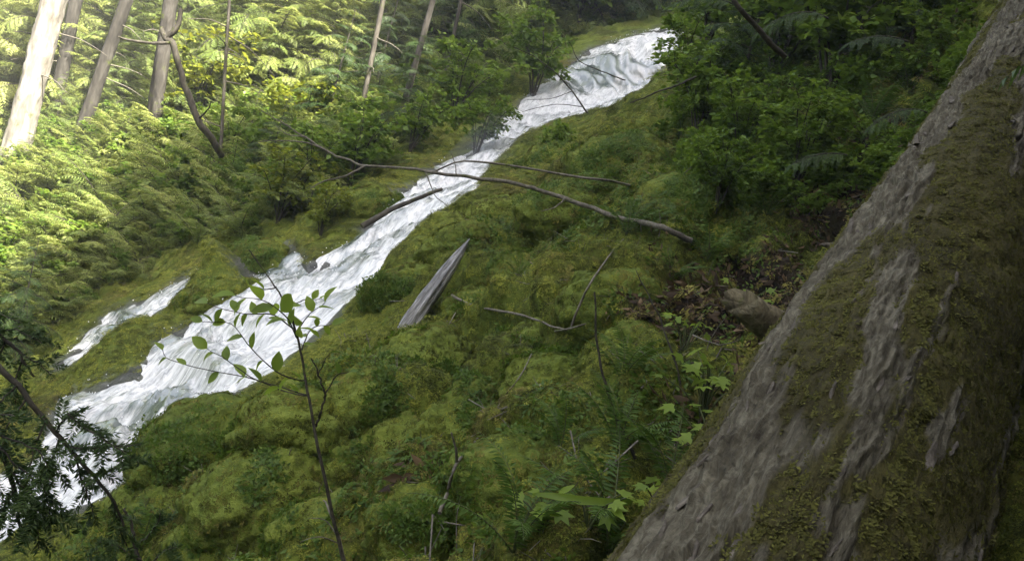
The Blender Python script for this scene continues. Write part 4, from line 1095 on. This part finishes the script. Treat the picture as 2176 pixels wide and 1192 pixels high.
for k, (u_, v_, r_, lab) in enumerate(MB_LIST):
    c = hit(u_, v_); n_ = base_n(np.array([c[0]]), np.array([c[1]]))[0]; n_ = norm(n_ + np.array([0, 0, .5]))
    F = frames(np.cross(n_, norm(np.array([1.0, .2, 0]) + rng.normal(0, .2, 3))), n_)
    q = ICV
    f1, f2, _ = worley(q * 1.9 + k * 3.7, 40 + k)
    g1, g2, _ = worley(q * 4.6 + k * 1.7 + .25 * fbm(q * 3, 2, k)[:, None], 140 + k)
    rr_ = 1 + .20 * fbm(q * 1.5 + k * 5.3, 2, 60 + k) + .20 * (.55 - f1) + .13 * (.5 - g1) + .08 * fbm(q * 5 + k, 3, 70 + k) + .035 * fbm(q * 16 + k, 2, 80 + k)
    vloc = q * rr_[:, None] * r_ * (1.15 * rng.uniform(.9, 1.2), rng.uniform(.9, 1.15), .82)
    cen = c - n_ * r_ * .38
    o = thing('mossy_boulder', lab, 'boulder', tuple(cen), 0, 'moss-covered boulders of the bank')
    mb = MB(); mb.add(vloc @ F.T, ICF); me_ = mb.mesh('rock', M_GROUND)
    obj('rock', me_, o)
    vv_ = vloc @ F.T; nn_ = norm(vv_)
    TREE_V.append(vv_ + cen); TREE_F.append(ICF + tn_); tn_ += len(vv_)
    vis = np.nonzero((nn_ @ n_ > -.25))[0]; ps = rng.choice(vis, int(9000 * r_ ** 1.6) + 300)
    dist = float(c[1])
    instancer('moss', MT, vv_[ps] + rng.normal(0, .004, (len(ps), 3)), euler_to(norm(nn_[ps] + rng.normal(0, .12, (len(ps), 3))), rng.uniform(0, 6.28, len(ps))), (0.32 + .042 * dist) * rng.uniform(.5, 1.2, len(ps)), np.where(rng.uniform(0, 1, len(ps)) < (.7 if 'brown' in lab else .35) * smooth(-.1, .3, fbm(vv_[ps] * 4 + k, 2, 31)), 4, rng.integers(0, 4, len(ps))), None, None, parent=o)
    pk = ps[fbm(vv_[ps] * 3.5 + k * 2.1, 2, 33) > (.02 if k % 3 == 0 else .22)][:int(1600 * r_)]
    if len(pk) > 10: instancer('creeping_leaves', CT, vv_[pk] + nn_[pk] * .012, euler_to(norm(nn_[pk] + rng.normal(0, .3, (len(pk), 3))), rng.uniform(0, 6.28, len(pk))), (.55 + .05 * dist) * rng.uniform(.6, 1.4, len(pk)), rng.integers(0, 3, len(pk)), None, None, parent=o)
GROUND_TREE = BVHTree.FromPolygons(np.vstack(TREE_V).tolist(), np.vstack(TREE_F).tolist())
# ------------------------------------------------------------------ bare branches
stick('bare_branch', 'long bare grey branch crossing in front of the stream', 'branch', fit([(1470, 512, 5.5), (1400, 482, 5.45), (1320, 463, 5.5), (1230, 432, 5.5), (1150, 405, 5.55), (1080, 388, 5.6), (1000, 376, 5.65), (930, 368, 5.7), (850, 356, 5.8), (780, 353, 5.85), (735, 338, 5.9), (690, 318, 5.95), (640, 286, 6.0), (600, 262, 6.0), (556, 236, 6.05)]), 0.019, 0.0035, M_TWIG, 90, .012, 9,
      twigs=[([(778, 353, 5.85), (735, 374, 5.8), (690, 385, 5.8), (660, 400, 5.75)], .010, .003), ([(700, 323, 5.95), (650, 303, 5.9), (590, 299, 5.9), (545, 302, 5.9)], .008, .002), ([(650, 292, 6.0), (610, 285, 6.0), (580, 262, 6.0)], .006, .002),
             ([(925, 366, 5.7), (968, 346, 5.6), (1020, 344, 5.55), (1110, 355, 5.5), (1230, 376, 5.5), (1290, 384, 5.5), (1345, 396, gdep(1345, 396) + .1)], .006, .010), ([(905, 366, 5.7), (915, 395, 5.65), (928, 420, 5.6), (955, 440, 5.6)], .005, .002), ([(970, 372, 5.65), (968, 350, 5.7), (960, 328, 5.7)], .005, .002),
             ([(1200, 420, 5.5), (1180, 440, 5.4), (1150, 450, 5.4)], .007, .002)])
stick('fallen_branch', 'thin dark mossy branch fallen slantwise over the mid stream', 'branch', [(770, 482, 8.6), (820, 452, 8.7), (870, 428, 8.8), (940, 402, 8.9)], .035, .02, M_BARKD, 24, .01)
stick('overhanging_branch', 'thick dark twig slanting down from the top edge at right', 'branch', [(1545, -25, 4.2), (1570, 18, 4.2), (1605, 55, 4.25), (1640, 95, 4.3), (1668, 122, 4.35)], .012, .016, M_TWIGD, 20, .004)
stick('overhanging_twig', 'long thin dark twig arching over the waterfall left half', 'twig', [(1250, 242, 7.0), (1215, 195, 7.0), (1175, 150, 7.0), (1130, 118, 7.05), (1090, 100, 7.1)], .008, .003, M_TWIGD, 24, .01,
      twigs=[([(1215, 195, 7), (1170, 210, 7), (1120, 212, 7)], .004, .002), ([(1240, 228, 7), (1180, 222, 6.9), (1110, 238, 6.9)], .004, .002)])
stick('overhanging_twig', 'short dark twig crossing the middle of the waterfall', 'twig', [(1330, 172, 7.6), (1285, 155, 7.6), (1232, 130, 7.6), (1210, 90, 7.6)], .007, .003, M_TWIGD, 20, .01)
stick('overhanging_twig', 'dark twig reaching left below the waterfall foot at right', 'twig', [(1480, 165, 6.5), (1430, 185, 6.5), (1385, 200, 6.5), (1340, 218, 6.5)], .011, .004, M_TWIGD, 20, .012)
stick('leaning_twig', 'pale dry twig leaning in the moss left of the brown hollow', 'twig', on_ground([(1216, 694), (1232, 645), (1262, 590), (1292, 545), (1325, 508)], .12), .007, .004, M_TWIG, 24, .006)
stick('lying_twig', 'pale thin twig lying on moss right of the weathered wood', 'twig', on_ground([(962, 628), (1000, 648), (1050, 660), (1110, 668), (1165, 690), (1200, 700)], .08), .010, .005, M_TWIG, 24, .01)
stick('lying_twig', 'short pale twig at the foot of the leaning twig', 'twig', on_ground([(1180, 704), (1215, 697), (1245, 688)], .06), .006, .004, M_TWIG, 12, .003)
stick('forked_twig', 'forked dead twig standing in brown moss at lower centre', 'twig', on_ground([(936, 1090), (948, 1050), (972, 982), (1010, 936), (1060, 862), (1100, 806), (1130, 752)], .10), .007, .003, M_TWIG, 36, .006,
      twigs=[([(972, 982, gdep(972, 982) - .1), (967, 950, gdep(972, 982) - .13), (959, 918, gdep(972, 982) - .15)], .006, .003)])
stick('bare_shoot', 'thin dark stem rising from the ferns left of the log', 'stem', [(1352, 975, 2.75), (1330, 930, 2.75), (1300, 865, 2.75), (1276, 770, 2.75), (1266, 690, 2.75), (1264, 620, 2.75)], .0065, .003, M_TWIGD, 36, .004)
stick('bare_shoot', 'faint thin stem leaning near the brown hollow', 'stem', [(1450, 830, 3.2), (1425, 740, 3.2), (1390, 650, 3.25), (1352, 575, 3.3)], .005, .002, M_TWIGD, 30, .006)
stick('dry_stalk', 'pale dry stalk at the bottom beside the leafy sapling', 'stalk', [(735, 1195, 2.75), (718, 1140, 2.8), (700, 1085, 2.85), (688, 1062, 2.9)], .006, .003, M_TWIG, 20, .004, twigs=[([(716, 1135, 2.8), (690, 1105, 2.8), (655, 1100, 2.8)], .003, .001), ([(722, 1155, 2.8), (680, 1140, 2.75), (640, 1150, 2.75)], .003, .001)])

# ------------------------------------------------------------------ sapling with oval leaves in front of the stream
def leafy(name, label, cat, stem, branches, leaf, mat, r0, r1, seed, smat=M_TWIGD, nleaf=5, group=None):
    rg = np.random.default_rng(seed)
    pts = unproj([p[0] for p in stem], [p[1] for p in stem], [p[2] for p in stem]); c = curve(pts, 50, .006, seed); base = c[0].copy()
    o = thing(name, label, cat, base, 0, group)
    obj('stem', tube(c - base, np.linspace(r0, r1, 50), 7, rough=.1).mesh('stem', smat), o)
    lm_ = []
    for k in range(3):
        mb = MB(); mb.add(BL_V * (1, 1, rg.uniform(.5, 1.6)), BL_F, rg.uniform(.35, .65)); lm_.append(mb.mesh('leaf', mat))
    for b in branches:
        bp = unproj([p[0] for p in b[0]], [p[1] for p in b[0]], [p[2] for p in b[0]]); bc = curve(bp, 20, .004, seed)
        br = obj('branch', tube(bc - base, np.linspace(r1 * 1.4, r1 * .5, 20), 5).mesh('branch', smat), o)
        nl = b[1]
        for k in range(nl):
            t = (k + 1.0) / nl; i = min(19, int(t * 19)); d0 = norm(bc[i] - bc[max(0, i - 2)])
            sd = 1 if k % 2 else -1
            lat = norm(np.cross(d0, FW)) * sd
            dr = norm(d0 * (1.0 if k == nl - 1 else .6) + lat * (0.1 if k == nl - 1 else .8) + rg.normal(0, .22, 3))
            nr_ = norm(np.array([0, -.35, 1.0]) + rg.normal(0, .45, 3))
            s = leaf * rg.uniform(.75, 1.2) * (b[2] if len(b) > 2 else 1)
            lo2 = obj('leaf', lm_[rg.integers(0, 3)], br)
            lo2.matrix_local = Matrix.Translation(Vector(bc[i] - base)) @ Matrix(frames(dr, nr_).tolist()).to_4x4() @ Matrix.Scale(s, 4)
    return o
D = 2.75
leafy('leafy_sapling', 'slender leafy sapling in front of the stream, left of centre', 'sapling',
    [(738, 1215, 2.7), (716, 1130, 2.7), (690, 1010, 2.7), (664, 890, 2.72), (648, 800, 2.74), (628, 705, 2.75), (602, 640, 2.76), (570, 590, 2.78), (527, 532, 2.8)],
    [([(632, 720, D), (608, 672, 2.6), (560, 640, 2.55), (500, 630, 2.5)], 7, 1.35), ([(626, 700, D), (580, 668, 2.7), (520, 668, 2.7), (440, 645, 2.7)], 9),
     ([(650, 810, D), (590, 790, 2.7), (530, 735, 2.7), (490, 688, 2.7), (430, 685, 2.7)], 10), ([(655, 840, D), (600, 822, 2.8), (535, 802, 2.8), (470, 757, 2.8), (440, 742, 2.8)], 7),
     ([(655, 842, D), (600, 828, 2.9), (530, 802, 2.9), (430, 785, 2.9), (362, 764, 2.9), (345, 745, 2.9)], 7), ([(630, 705, D), (655, 672, 2.85), (690, 645, 2.85)], 6),
     ([(640, 745, D), (662, 700, 2.9), (705, 690, 2.9)], 6, .8), ([(612, 655, D), (640, 640, 2.9), (680, 635, 2.9)], 5, .8), ([(588, 610, D), (560, 615, 2.7), (530, 610, 2.7)], 2, .9)],
    .060, M_SAPL, .0070, .0020, 5)
leafy('rooted_shoot', 'drooping shoot with reddish stem beside the sapling', 'shoot', [(672, 905, 2.9), (690, 850, 2.9), (675, 790, 2.9), (660, 760, 2.9)], [([(688, 845, 2.9), (715, 800, 2.9), (740, 790, 2.9)], 3), ([(676, 795, 2.9), (690, 770, 2.9), (700, 750, 2.9)], 2)], .04, M_SHRUB, .005, .002, 8)

# ------------------------------------------------------------------ ferns: each frond a part
def fern(label, u, v, n, size, bright=False, d=None, seed=0, spread=(15, 50), az0=None, azr=math.pi, group='ferns on the bank'):
    rg = np.random.default_rng(seed + 500)
    p = hit(u, v) if d is None else unproj(u, v, d)
    o = thing('fern', label, 'fern', p, 0, group, size)
    for k in range(n):
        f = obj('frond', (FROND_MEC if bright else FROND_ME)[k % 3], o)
        a = (az0 + rg.uniform(-azr, azr)) if az0 is not None else k * 6.283 / n + rg.normal(0, .25)
        s = rg.uniform(.75, 1.15)
        f.matrix_local = Matrix.Rotation(a, 4, 'Z') @ Matrix.Rotation(R(rg.uniform(*spread)), 4, 'X') @ Matrix.Scale(s, 4)
    return o
FE = [('fern at the bottom edge just left of the log', 1290, 1180, 9, .55), ('low fern left of the fern at the log foot', 1090, 1175, 8, .5), ('fern pressed against the log below the broad leaves', 1420, 1040, 8, .5),
      ('fern with fine fronds beside the log edge at mid height', 1560, 870, 7, .36), ('fern clump under the thin dark stem', 1310, 960, 8, .40), ('pale green fern right of the forked twig', 1190, 960, 6, .34),
      ('bright soft fern above the pale green one', 1320, 810, 8, .42), ('fern at the lip of the dark hollow', 1500, 560, 8, .5), ('fern drooping over the brown earth patch', 1420, 600, 7, .42),
      ('fern on the slope under the bare crossing branch', 1330, 500, 7, .45), ('fern high on the slope left of the log top', 1850, 260, 9, .8), ('fern between dark shrubs near the log top', 1750, 340, 8, .7),
      ('fern at the upper right hollow beside the log', 1930, 200, 8, .7), ('fern below the overhanging dark branch', 1650, 300, 8, .7), ('small fern on the moss right of the weathered wood', 1100, 590, 6, .3),
      ('dark fern in the bottom left corner', 300, 1170, 8, .45), ('fern on the right slope under yellow-green leaves', 1530, 400, 8, .55)]
for k, (l, u, v, n, s) in enumerate(FE): fern(l, u, v, n, s, False, seed=k)
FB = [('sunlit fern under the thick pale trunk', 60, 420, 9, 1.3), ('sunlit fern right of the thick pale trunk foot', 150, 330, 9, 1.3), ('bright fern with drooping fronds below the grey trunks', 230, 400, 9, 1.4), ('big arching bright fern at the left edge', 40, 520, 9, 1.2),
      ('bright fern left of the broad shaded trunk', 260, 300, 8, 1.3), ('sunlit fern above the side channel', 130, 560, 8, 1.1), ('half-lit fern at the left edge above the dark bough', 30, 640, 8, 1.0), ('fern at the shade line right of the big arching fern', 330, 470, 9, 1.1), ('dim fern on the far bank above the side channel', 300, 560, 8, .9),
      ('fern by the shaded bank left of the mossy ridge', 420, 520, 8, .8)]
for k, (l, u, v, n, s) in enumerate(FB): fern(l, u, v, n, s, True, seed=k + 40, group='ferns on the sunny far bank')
# ------------------------------------------------------------------ shrubs and young trees
rng = np.random.default_rng(33)
def put_shrub(label, u, v, h, kind='green', group=None, d=None):
    ms = SHRUB_ME[kind]
    return put_tree('yellow_shrub' if kind == 'yellow' else 'leafy_shrub', label, 'shrub', u, v, h, ms[rng.integers(0, len(ms))], group, d, parts=('leaves', 'stems'), rng=rng, H0=1.2)
SH = [('yellow-leaved shrub in sun near the top, left of centre', 735, 190, 2.6, 'yellow'), ('yellow-green shrub above the bare branch tip', 620, 330, 1.6, 'yellow'), ('yellowish leafy shrub on the far bank above the mossy ridge', 590, 470, 1.1, 'yellow'),
      ('yellow-green sprig at the left end of the main cascade', 680, 500, 0.7, 'yellow'), ('lime shrub behind the dark crooked stem', 410, 270, 2.0, 'yellow'),
      ('green shrub over the left lip of the waterfall', 1130, 215, 1.9, 'green'), ('rounded green shrub above the waterfall middle', 1090, 130, 2.6, 'green'), ('leafy shrub at the top edge over the waterfall crest', 1230, 60, 2.8, 'green'),
      ('green shrub left of the pale broken snag', 960, 260, 1.6, 'green'), ('leafy shrub drooping over the narrow part of the stream', 1010, 335, 1.0, 'green'), ('green shrub at the far bank below slim grey trunk', 870, 325, 1.1, 'green'),
      ('dark leafy shrub under the bare branch, far bank', 740, 400, 1.3, 'green'), ('dense leafy shrub left of the main cascade top', 650, 440, 1.2, 'green'), ('shaded shrub on the far bank below the crooked stem', 480, 400, 1.5, 'green'),
      ('shrub at the crest right of the waterfall', 1480, 130, 1.9, 'green'), ('leafy shrub hanging over the waterfall right edge', 1440, 215, 1.0, 'green'), ('dark shrub behind the overhanging dark branch', 1640, 170, 1.6, 'green'),
      ('broad dark shrub left of the log top', 1760, 210, 1.5, 'green'), ('tall dark shrub at the top edge near the log', 1830, 110, 1.7, 'green'), ('leafy shrub on the right slope above the dark hollow', 1690, 400, .8, 'green'),
      ('small shrub at the log edge above the pointed snag', 1850, 400, .6, 'green'), ('green shrub on the moss slope under the waterfall', 1480, 300, .9, 'green'), ('low shrub right of the bare branch base', 1520, 450, .55, 'green'),
      ('low leafy shrub in the middle of the right slope', 1570, 350, .8, 'green')]
for l, u, v, h, k in SH: put_shrub(l, u, v, h, k)
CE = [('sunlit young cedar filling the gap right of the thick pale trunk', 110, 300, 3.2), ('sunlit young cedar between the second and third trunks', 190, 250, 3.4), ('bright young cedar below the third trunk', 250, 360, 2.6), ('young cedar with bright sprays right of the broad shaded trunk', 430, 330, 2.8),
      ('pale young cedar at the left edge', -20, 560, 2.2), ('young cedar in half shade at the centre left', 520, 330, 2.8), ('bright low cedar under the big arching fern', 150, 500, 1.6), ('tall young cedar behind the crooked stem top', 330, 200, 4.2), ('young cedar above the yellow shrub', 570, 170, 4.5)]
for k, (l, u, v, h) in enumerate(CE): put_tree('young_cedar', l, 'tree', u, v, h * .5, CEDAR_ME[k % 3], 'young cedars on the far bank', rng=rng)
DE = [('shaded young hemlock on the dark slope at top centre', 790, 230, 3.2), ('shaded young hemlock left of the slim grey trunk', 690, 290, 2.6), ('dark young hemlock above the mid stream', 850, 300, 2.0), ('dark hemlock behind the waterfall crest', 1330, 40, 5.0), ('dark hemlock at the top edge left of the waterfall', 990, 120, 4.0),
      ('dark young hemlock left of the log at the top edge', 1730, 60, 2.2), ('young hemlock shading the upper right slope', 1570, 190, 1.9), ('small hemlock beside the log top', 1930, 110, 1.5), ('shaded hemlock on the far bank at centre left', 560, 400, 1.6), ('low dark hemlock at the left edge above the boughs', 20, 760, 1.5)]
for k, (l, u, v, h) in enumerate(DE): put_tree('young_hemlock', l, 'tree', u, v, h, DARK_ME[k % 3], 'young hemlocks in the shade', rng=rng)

# ------------------------------------------------------------------ broad-leaved plants beside the log
def maple_leaf():
    n = 5; pts = [(0, 0, 0)]
    for k, (a, r_) in enumerate([(-125, .35), (-95, .62), (-72, .45), (-48, .85), (-24, .52), (0, 1.0), (24, .52), (48, .85), (72, .45), (95, .62), (125, .35)]):
        pts.append((math.sin(R(a)) * r_, math.cos(R(a)) * r_ + .12, -.18 * r_ * r_ + .05))
    v = np.array(pts); f = np.array([(0, k, k + 1) for k in range(1, 11)])
    return v, f[:, ::-1]
MLV, MLF = maple_leaf()
def herb(label, u, v, n, h, leaf, seed, mat=M_SAPL, d=None):
    rg = np.random.default_rng(seed)
    p = hit(u, v) if d is None else unproj(u, v, d)
    o = thing('broadleaf_plant', label, 'plant', p, 0, 'broad-leaved plants beside the log')
    mb = MB(); mb.add(MLV, MLF, .5); lm1 = mb.mesh('leaf', mat); mb = MB(); mb.add(MLV * (1, 1, 2.0), MLF, .62); lm2 = mb.mesh('leaf', mat)
    for k in range(n):
        a = rg.uniform(0, 6.28); r_ = h * rg.uniform(.15, .75); hh = h * rg.uniform(.45, 1.0)
        e = np.array([r_ * math.cos(a), r_ * math.sin(a), hh])
        c = curve([(0, 0, -.02), e * (.4, .4, .65), e], 10)
        st = obj('stalk', tube(c, np.linspace(.004, .002, 10), 4).mesh('stalk', M_STEMG), o)
        lf = obj('leaf', (lm1, lm2)[k % 2], st)
        dr = norm(np.array([math.cos(a), math.sin(a), -.2]) + rg.normal(0, .25, 3)); nr_ = norm(np.array([0, -.4, 1]) + rg.normal(0, .3, 3))
        lf.matrix_local = Matrix.Translation(Vector(e)) @ Matrix(frames(dr, nr_).tolist()).to_4x4() @ Matrix.Scale(leaf * rg.uniform(.7, 1.2), 4)
herb('bright broad-leaved plant against the log at mid height', 1490, 900, 20, .27, .058, 1)
herb('broad-leaved plant just below the brightest one by the log', 1500, 1010, 16, .22, .052, 2)
herb('small broad-leaved plant left of the thick branch stub', 1450, 760, 12, .2, .048, 3)
herb('single leafy sprig over the dark hollow above the stub', 1570, 690, 5, .2, .045, 4)
herb('low leafy plant at the bottom centre right', 1150, 1130, 7, .12, .045, 5)
herb('low leafy plant under the long green blade leaf', 1250, 1120, 8, .12, .045, 6)
herb('leafy plant on the bank left of the log foot', 1390, 1130, 13, .17, .042, 7)
# long strap leaf
def strap():
    c = curve(unproj([1345, 1290, 1230, 1180, 1132], [1066, 1066, 1062, 1054, 1048], [2.35, 2.3, 2.28, 2.28, 2.3]), 16); base = c[0].copy()
    w = .012 * np.sin(np.pi * np.linspace(.08, 1, 16)) ** .6 + .0008
    sd = norm(np.cross(np.gradient(c, axis=0), (0, -.8, .6)))
    v = np.concatenate([c - sd * w[:, None], c - (0, -.003, .006), c + sd * w[:, None]]) - base
    i = np.arange(15); f = np.vstack([np.stack([i, i + 1, i + 17, i + 16], 1), np.stack([i + 16, i + 17, i + 33, i + 32], 1)])
    mb = MB(); mb.add(v, f, .5)
    obj('strap_leaf', mb.mesh('strap_leaf', M_SAPL), loc=tuple(base), label='long bright green strap-shaped leaf lying flat at the bottom', cat='leaf')
strap()

# ------------------------------------------------------------------ dark needled boughs hanging in at the lower left
def needle_bough(label, stem, subs, seed, r0=.008, nl=.021, dens=800):
    rg = np.random.default_rng(seed)
    pts = unproj([p[0] for p in stem], [p[1] for p in stem], [p[2] for p in stem]); c = curve(pts, 40, .006, seed); base = c[0].copy()
    o = thing('conifer_bough', label, 'branch', base, 0, 'needled boughs at the lower left')
    obj('stem', tube(c - base, np.linspace(r0, r0 * .35, 40), 6).mesh('stem', M_TWIGD), o)
    def needles(cc, parent, n, start=0.0):
        q = rg.uniform(start, 1, n) * (len(cc) - 1); i = np.clip(q.astype(int), 0, len(cc) - 2); f = (q - i)[:, None]
        p = cc[i] * (1 - f) + cc[i + 1] * f; tg = norm(cc[i + 1] - cc[i])
        lat = norm(np.cross(tg, (0.1, -.35, 1.0))); sd = rg.choice([-1, 1], n)
        d = lat * (sd * .9)[:, None] + tg * .55 + rg.normal(0, .22, (n, 3)); ln = nl * rg.uniform(.6, 1.15, n)
        F = frames(d, rg.normal(0, 1, (n, 3)))
        mb = MB(); mb.stamp(DIA_V, DIA_F, F * np.stack([np.full(n, .0038), ln, ln], -1)[:, None, :], p - base, .5 + rg.normal(0, .12, n))
        x = obj('needles', mb.mesh('needles', M_CONIF), parent); x['kind'] = 'stuff'
    for s_ in subs:
        b = unproj([p[0] for p in s_], [p[1] for p in s_], [p[2] for p in s_]); bc = curve(b, 22, .006, seed)
        t = obj('twig', tube(bc - base, np.linspace(r0 * .4, r0 * .15, 22), 4).mesh('twig', M_TWIGD), o)
        L_ = np.linalg.norm(np.diff(bc, axis=0), axis=1).sum()
        needles(bc, t, int(dens * L_))
        # side sprays
        for k in range(int(L_ / .035)):
            i = rg.integers(3, 20); tg = norm(bc[i + 1] - bc[i]); lat = norm(np.cross(tg, (0.1, -.35, 1.0))) * (1 if k % 2 else -1)
            e = bc[i] + (lat * .7 + tg * .7 + rg.normal(0, .2, 3) + (0, 0, -.25)) * rg.uniform(.03, .09)
            sb = curve([bc[i], (bc[i] + e) / 2 + (0, 0, .004), e], 6)
            needles(sb, t, int(dens * 1.1 * np.linalg.norm(e - bc[i])))
    return o
needle_bough('dark needled bough slanting down across the lower left pool', [(-60, 720, 2.0), (20, 800, 2.0), (80, 870, 2.0), (140, 945, 2.0), (200, 1010, 2.0), (240, 1062, 2.0), (262, 1120, 2.0)],
    [[(120, 920, 2.0), (140, 885, 1.98), (180, 868, 1.96)], [(145, 880, 1.97), (190, 915, 1.95), (250, 950, 1.95), (295, 985, 1.95)], [(145, 950, 2), (200, 952, 1.98), (300, 942, 1.96)], [(60, 845, 2), (20, 900, 1.95), (0, 960, 1.92)],
     [(100, 895, 2), (70, 960, 1.97), (55, 1040, 1.95), (65, 1100, 1.95)], [(165, 975, 2), (175, 1020, 2.0), (195, 1070, 2.0), (200, 1110, 2.0)], [(40, 820, 2), (-10, 860, 1.95), (-40, 900, 1.9)], [(200, 1010, 2), (230, 1000, 1.95), (255, 990, 1.92)], [(130, 930, 2), (110, 985, 2), (105, 1050, 2), (115, 1110, 2)], [(240, 1062, 2), (255, 1120, 2.02), (280, 1180, 2.05)]], 1)
needle_bough('dense dark needled bough at the left edge below the slanting one', [(-80, 860, 1.8), (-20, 930, 1.8), (20, 1000, 1.8), (40, 1080, 1.8), (45, 1150, 1.8)],
    [[(-40, 905, 1.8), (20, 930, 1.78), (80, 960, 1.76), (110, 1010, 1.76)], [(-10, 945, 1.8), (40, 990, 1.78), (90, 1040, 1.78), (110, 1110, 1.78)], [(20, 1000, 1.8), (60, 1050, 1.79), (80, 1120, 1.8)], [(30, 1040, 1.8), (0, 1090, 1.78), (-20, 1140, 1.78)], [(-20, 930, 1.8), (-30, 1000, 1.76), (-20, 1060, 1.76)], [(-60, 880, 1.8), (0, 880, 1.76), (60, 890, 1.74)], [(38, 1075, 1.8), (70, 1110, 1.8), (85, 1165, 1.8)]], 2)
needle_bough('dark bough at the left edge above the pool', [(-90, 640, 2.3), (-30, 690, 2.3), (30, 740, 2.3), (70, 800, 2.3)],
    [[(-50, 675, 2.3), (0, 670, 2.28), (50, 690, 2.26)], [(-10, 705, 2.3), (30, 700, 2.28), (90, 730, 2.26)], [(10, 725, 2.3), (-10, 770, 2.28), (-20, 830, 2.28)], [(45, 765, 2.3), (30, 810, 2.28), (35, 860, 2.28)], [(40, 755, 2.3), (80, 770, 2.3), (110, 800, 2.28)]], 3)
needle_bough('bluish needled sprig at the bottom edge left', [(310, 1230, 2.3), (295, 1180, 2.3), (280, 1120, 2.3), (265, 1080, 2.3)], [[(300, 1195, 2.3), (250, 1160, 2.28), (215, 1150, 2.28)], [(290, 1160, 2.3), (330, 1120, 2.28), (345, 1090, 2.28)], [(305, 1210, 2.3), (350, 1170, 2.28), (380, 1160, 2.28)], [(300, 1200, 2.3), (240, 1195, 2.28), (190, 1190, 2.28)]], 4)

# ------------------------------------------------------------------ sprays of young conifer in the upper right
def hang_bough(label, u, v, d, L, toward, seed, me_k=0, group='dark sprays at the upper right'):
    p = unproj(u, v, d)
    o = thing('conifer_spray', label, 'branch', p, 0, group)
    b = obj('spray', SPR[me_k % len(SPR)], o)
    b.matrix_local = Matrix(frames(norm(np.array(toward, float)), (0, -.3, 1.0)).tolist()).to_4x4() @ Matrix.Scale(L, 4)
SPR = [b.mesh('conifer_spray', M_CONIF, M_TWIGD) for b in SPB]
HB = [('dark spray at the top edge right of the waterfall', 1560, 10, 6.5, .55, (-.8, -.2, -.1)), ('wide dark spray at the top right', 1760, 40, 5.2, .5, (-.9, -.3, -.05)), ('dark spray hanging left of the log top', 1930, 90, 5.0, .45, (-.9, -.3, -.15)),
      ('dark spray touching the log upper edge', 1970, 240, 4.7, .4, (-.9, -.3, -.1)), ('spray drooping just left of the log mid edge', 1800, 330, 4.9, .4, (-.9, -.3, -.25))]
for k, (l, u, v, d, L_, tw) in enumerate(HB): hang_bough(l, u, v, d, L_, tw, k, k)
for k, (x, y, h) in enumerate([(2.5, 1.3, 4.2), (3.3, 2.3, 4.4), (2.1, .2, 3.6), (4.2, 3.4, 4.0), (1.5, -.5, 2.5)]):  # unseen hemlocks added to darken the log's right side
    cme, tme = DARK_ME[k % 3]
    o = thing('young_hemlock', 'unseen young hemlock added to darken the right side of the fallen log', 'tree', (x, y, ground_z(x, y)[0] - .05), k * 1.9, 'unseen hemlocks added to shade the log', h / 3.0)
    obj('crown', cme, o); obj('trunk', tme, o)
# soft spray hanging over the upper fall
def mist(uvd, r, dens):
    c = curve(unproj([p[0] for p in uvd], [p[1] for p in uvd], [p[2] for p in uvd]), 16); t = np.linspace(0, 1, 16)
    mb = tube(c, r * np.sqrt(np.clip(1 - (2 * t - 1) ** 2, .002, 1)), 20)
    m_, N, L, out = new_mat('spray_mist'); v_ = N.new('ShaderNodeVolumePrincipled'); v_.inputs['Color'].default_value = (.95, .97, 1, 1); v_.inputs['Density'].default_value = dens
    L.new(v_.outputs[0], out.inputs['Volume']); return mb.mesh('spray_mist', m_)
obj('spray_mist', mist([(1420, 130, 18.0), (1330, 200, 16.3), (1200, 235, 15.2), (1090, 285, 13.2), (1015, 345, 11.2), (940, 395, 9.7)], .5, .09), kind='stuff', label='soft white spray hanging over the upper fall', cat='mist')
# spray of drops thrown up along the edges of the white water
rng = np.random.default_rng(5)
dv, df = ico(1)
mb = MB(); mb.add(dv * .0045, df); DR = mb.mesh('drop', M_WATER)
fo = np.nonzero((gw[used] < .08) & (gw[used] > -.35))[0]
w_ = RR.ravel()[used][fo] ** 1.2; fo = rng.choice(fo, 1500, p=w_ / w_.sum())
pp = np.stack([wx[fo], wy[fo], wz[fo]], 1) + np.abs(rng.normal(0, 1, (len(fo), 3))) * (0, 0, .05) + rng.normal(0, .03, (len(fo), 3))
m_drop, N, L, out = new_mat('water_drop'); p = N.new('ShaderNodeBsdfPrincipled'); p.inputs['Base Color'].default_value = (.8, .83, .87, 1); p.inputs['Roughness'].default_value = .4; L.new(p.outputs[0], out.inputs[0])
DR.materials.clear(); DR.materials.append(m_drop)
instancer('water_drops', [DR], pp, np.zeros((len(pp), 3)), rng.uniform(.5, 1.5, len(pp)) * (.5 + .07 * pp[:, 1]), np.zeros(len(pp)), 'drops of spray thrown up along the white water', 'spray')

# ------------------------------------------------------------------ damp sunlit air
hv = np.array([(x, y, z) for x in (-95, 95) for y in (-95, 95) for z in (float(GV[:, 2].min()) - 1, max(float(GV[:, 2].max()) + 20, 60))], float)
hf = np.array([(0, 1, 3, 2), (4, 6, 7, 5), (0, 4, 5, 1), (2, 3, 7, 6), (0, 2, 6, 4), (1, 5, 7, 3)])
m_air, N, L, out = new_mat('damp_air')
pv = N.new('ShaderNodeVolumePrincipled'); pv.inputs['Color'].default_value = (.95, .97, .95, 1); pv.inputs['Density'].default_value = 0.0037
pv.inputs['Anisotropy'].default_value = 0.2
L.new(pv.outputs[0], out.inputs['Volume'])
obj('haze', make_mesh('haze', hv, hf, None, (m_air,), smooth_shade=False), kind='stuff', label='thin damp haze filling the forest gully', cat='haze')
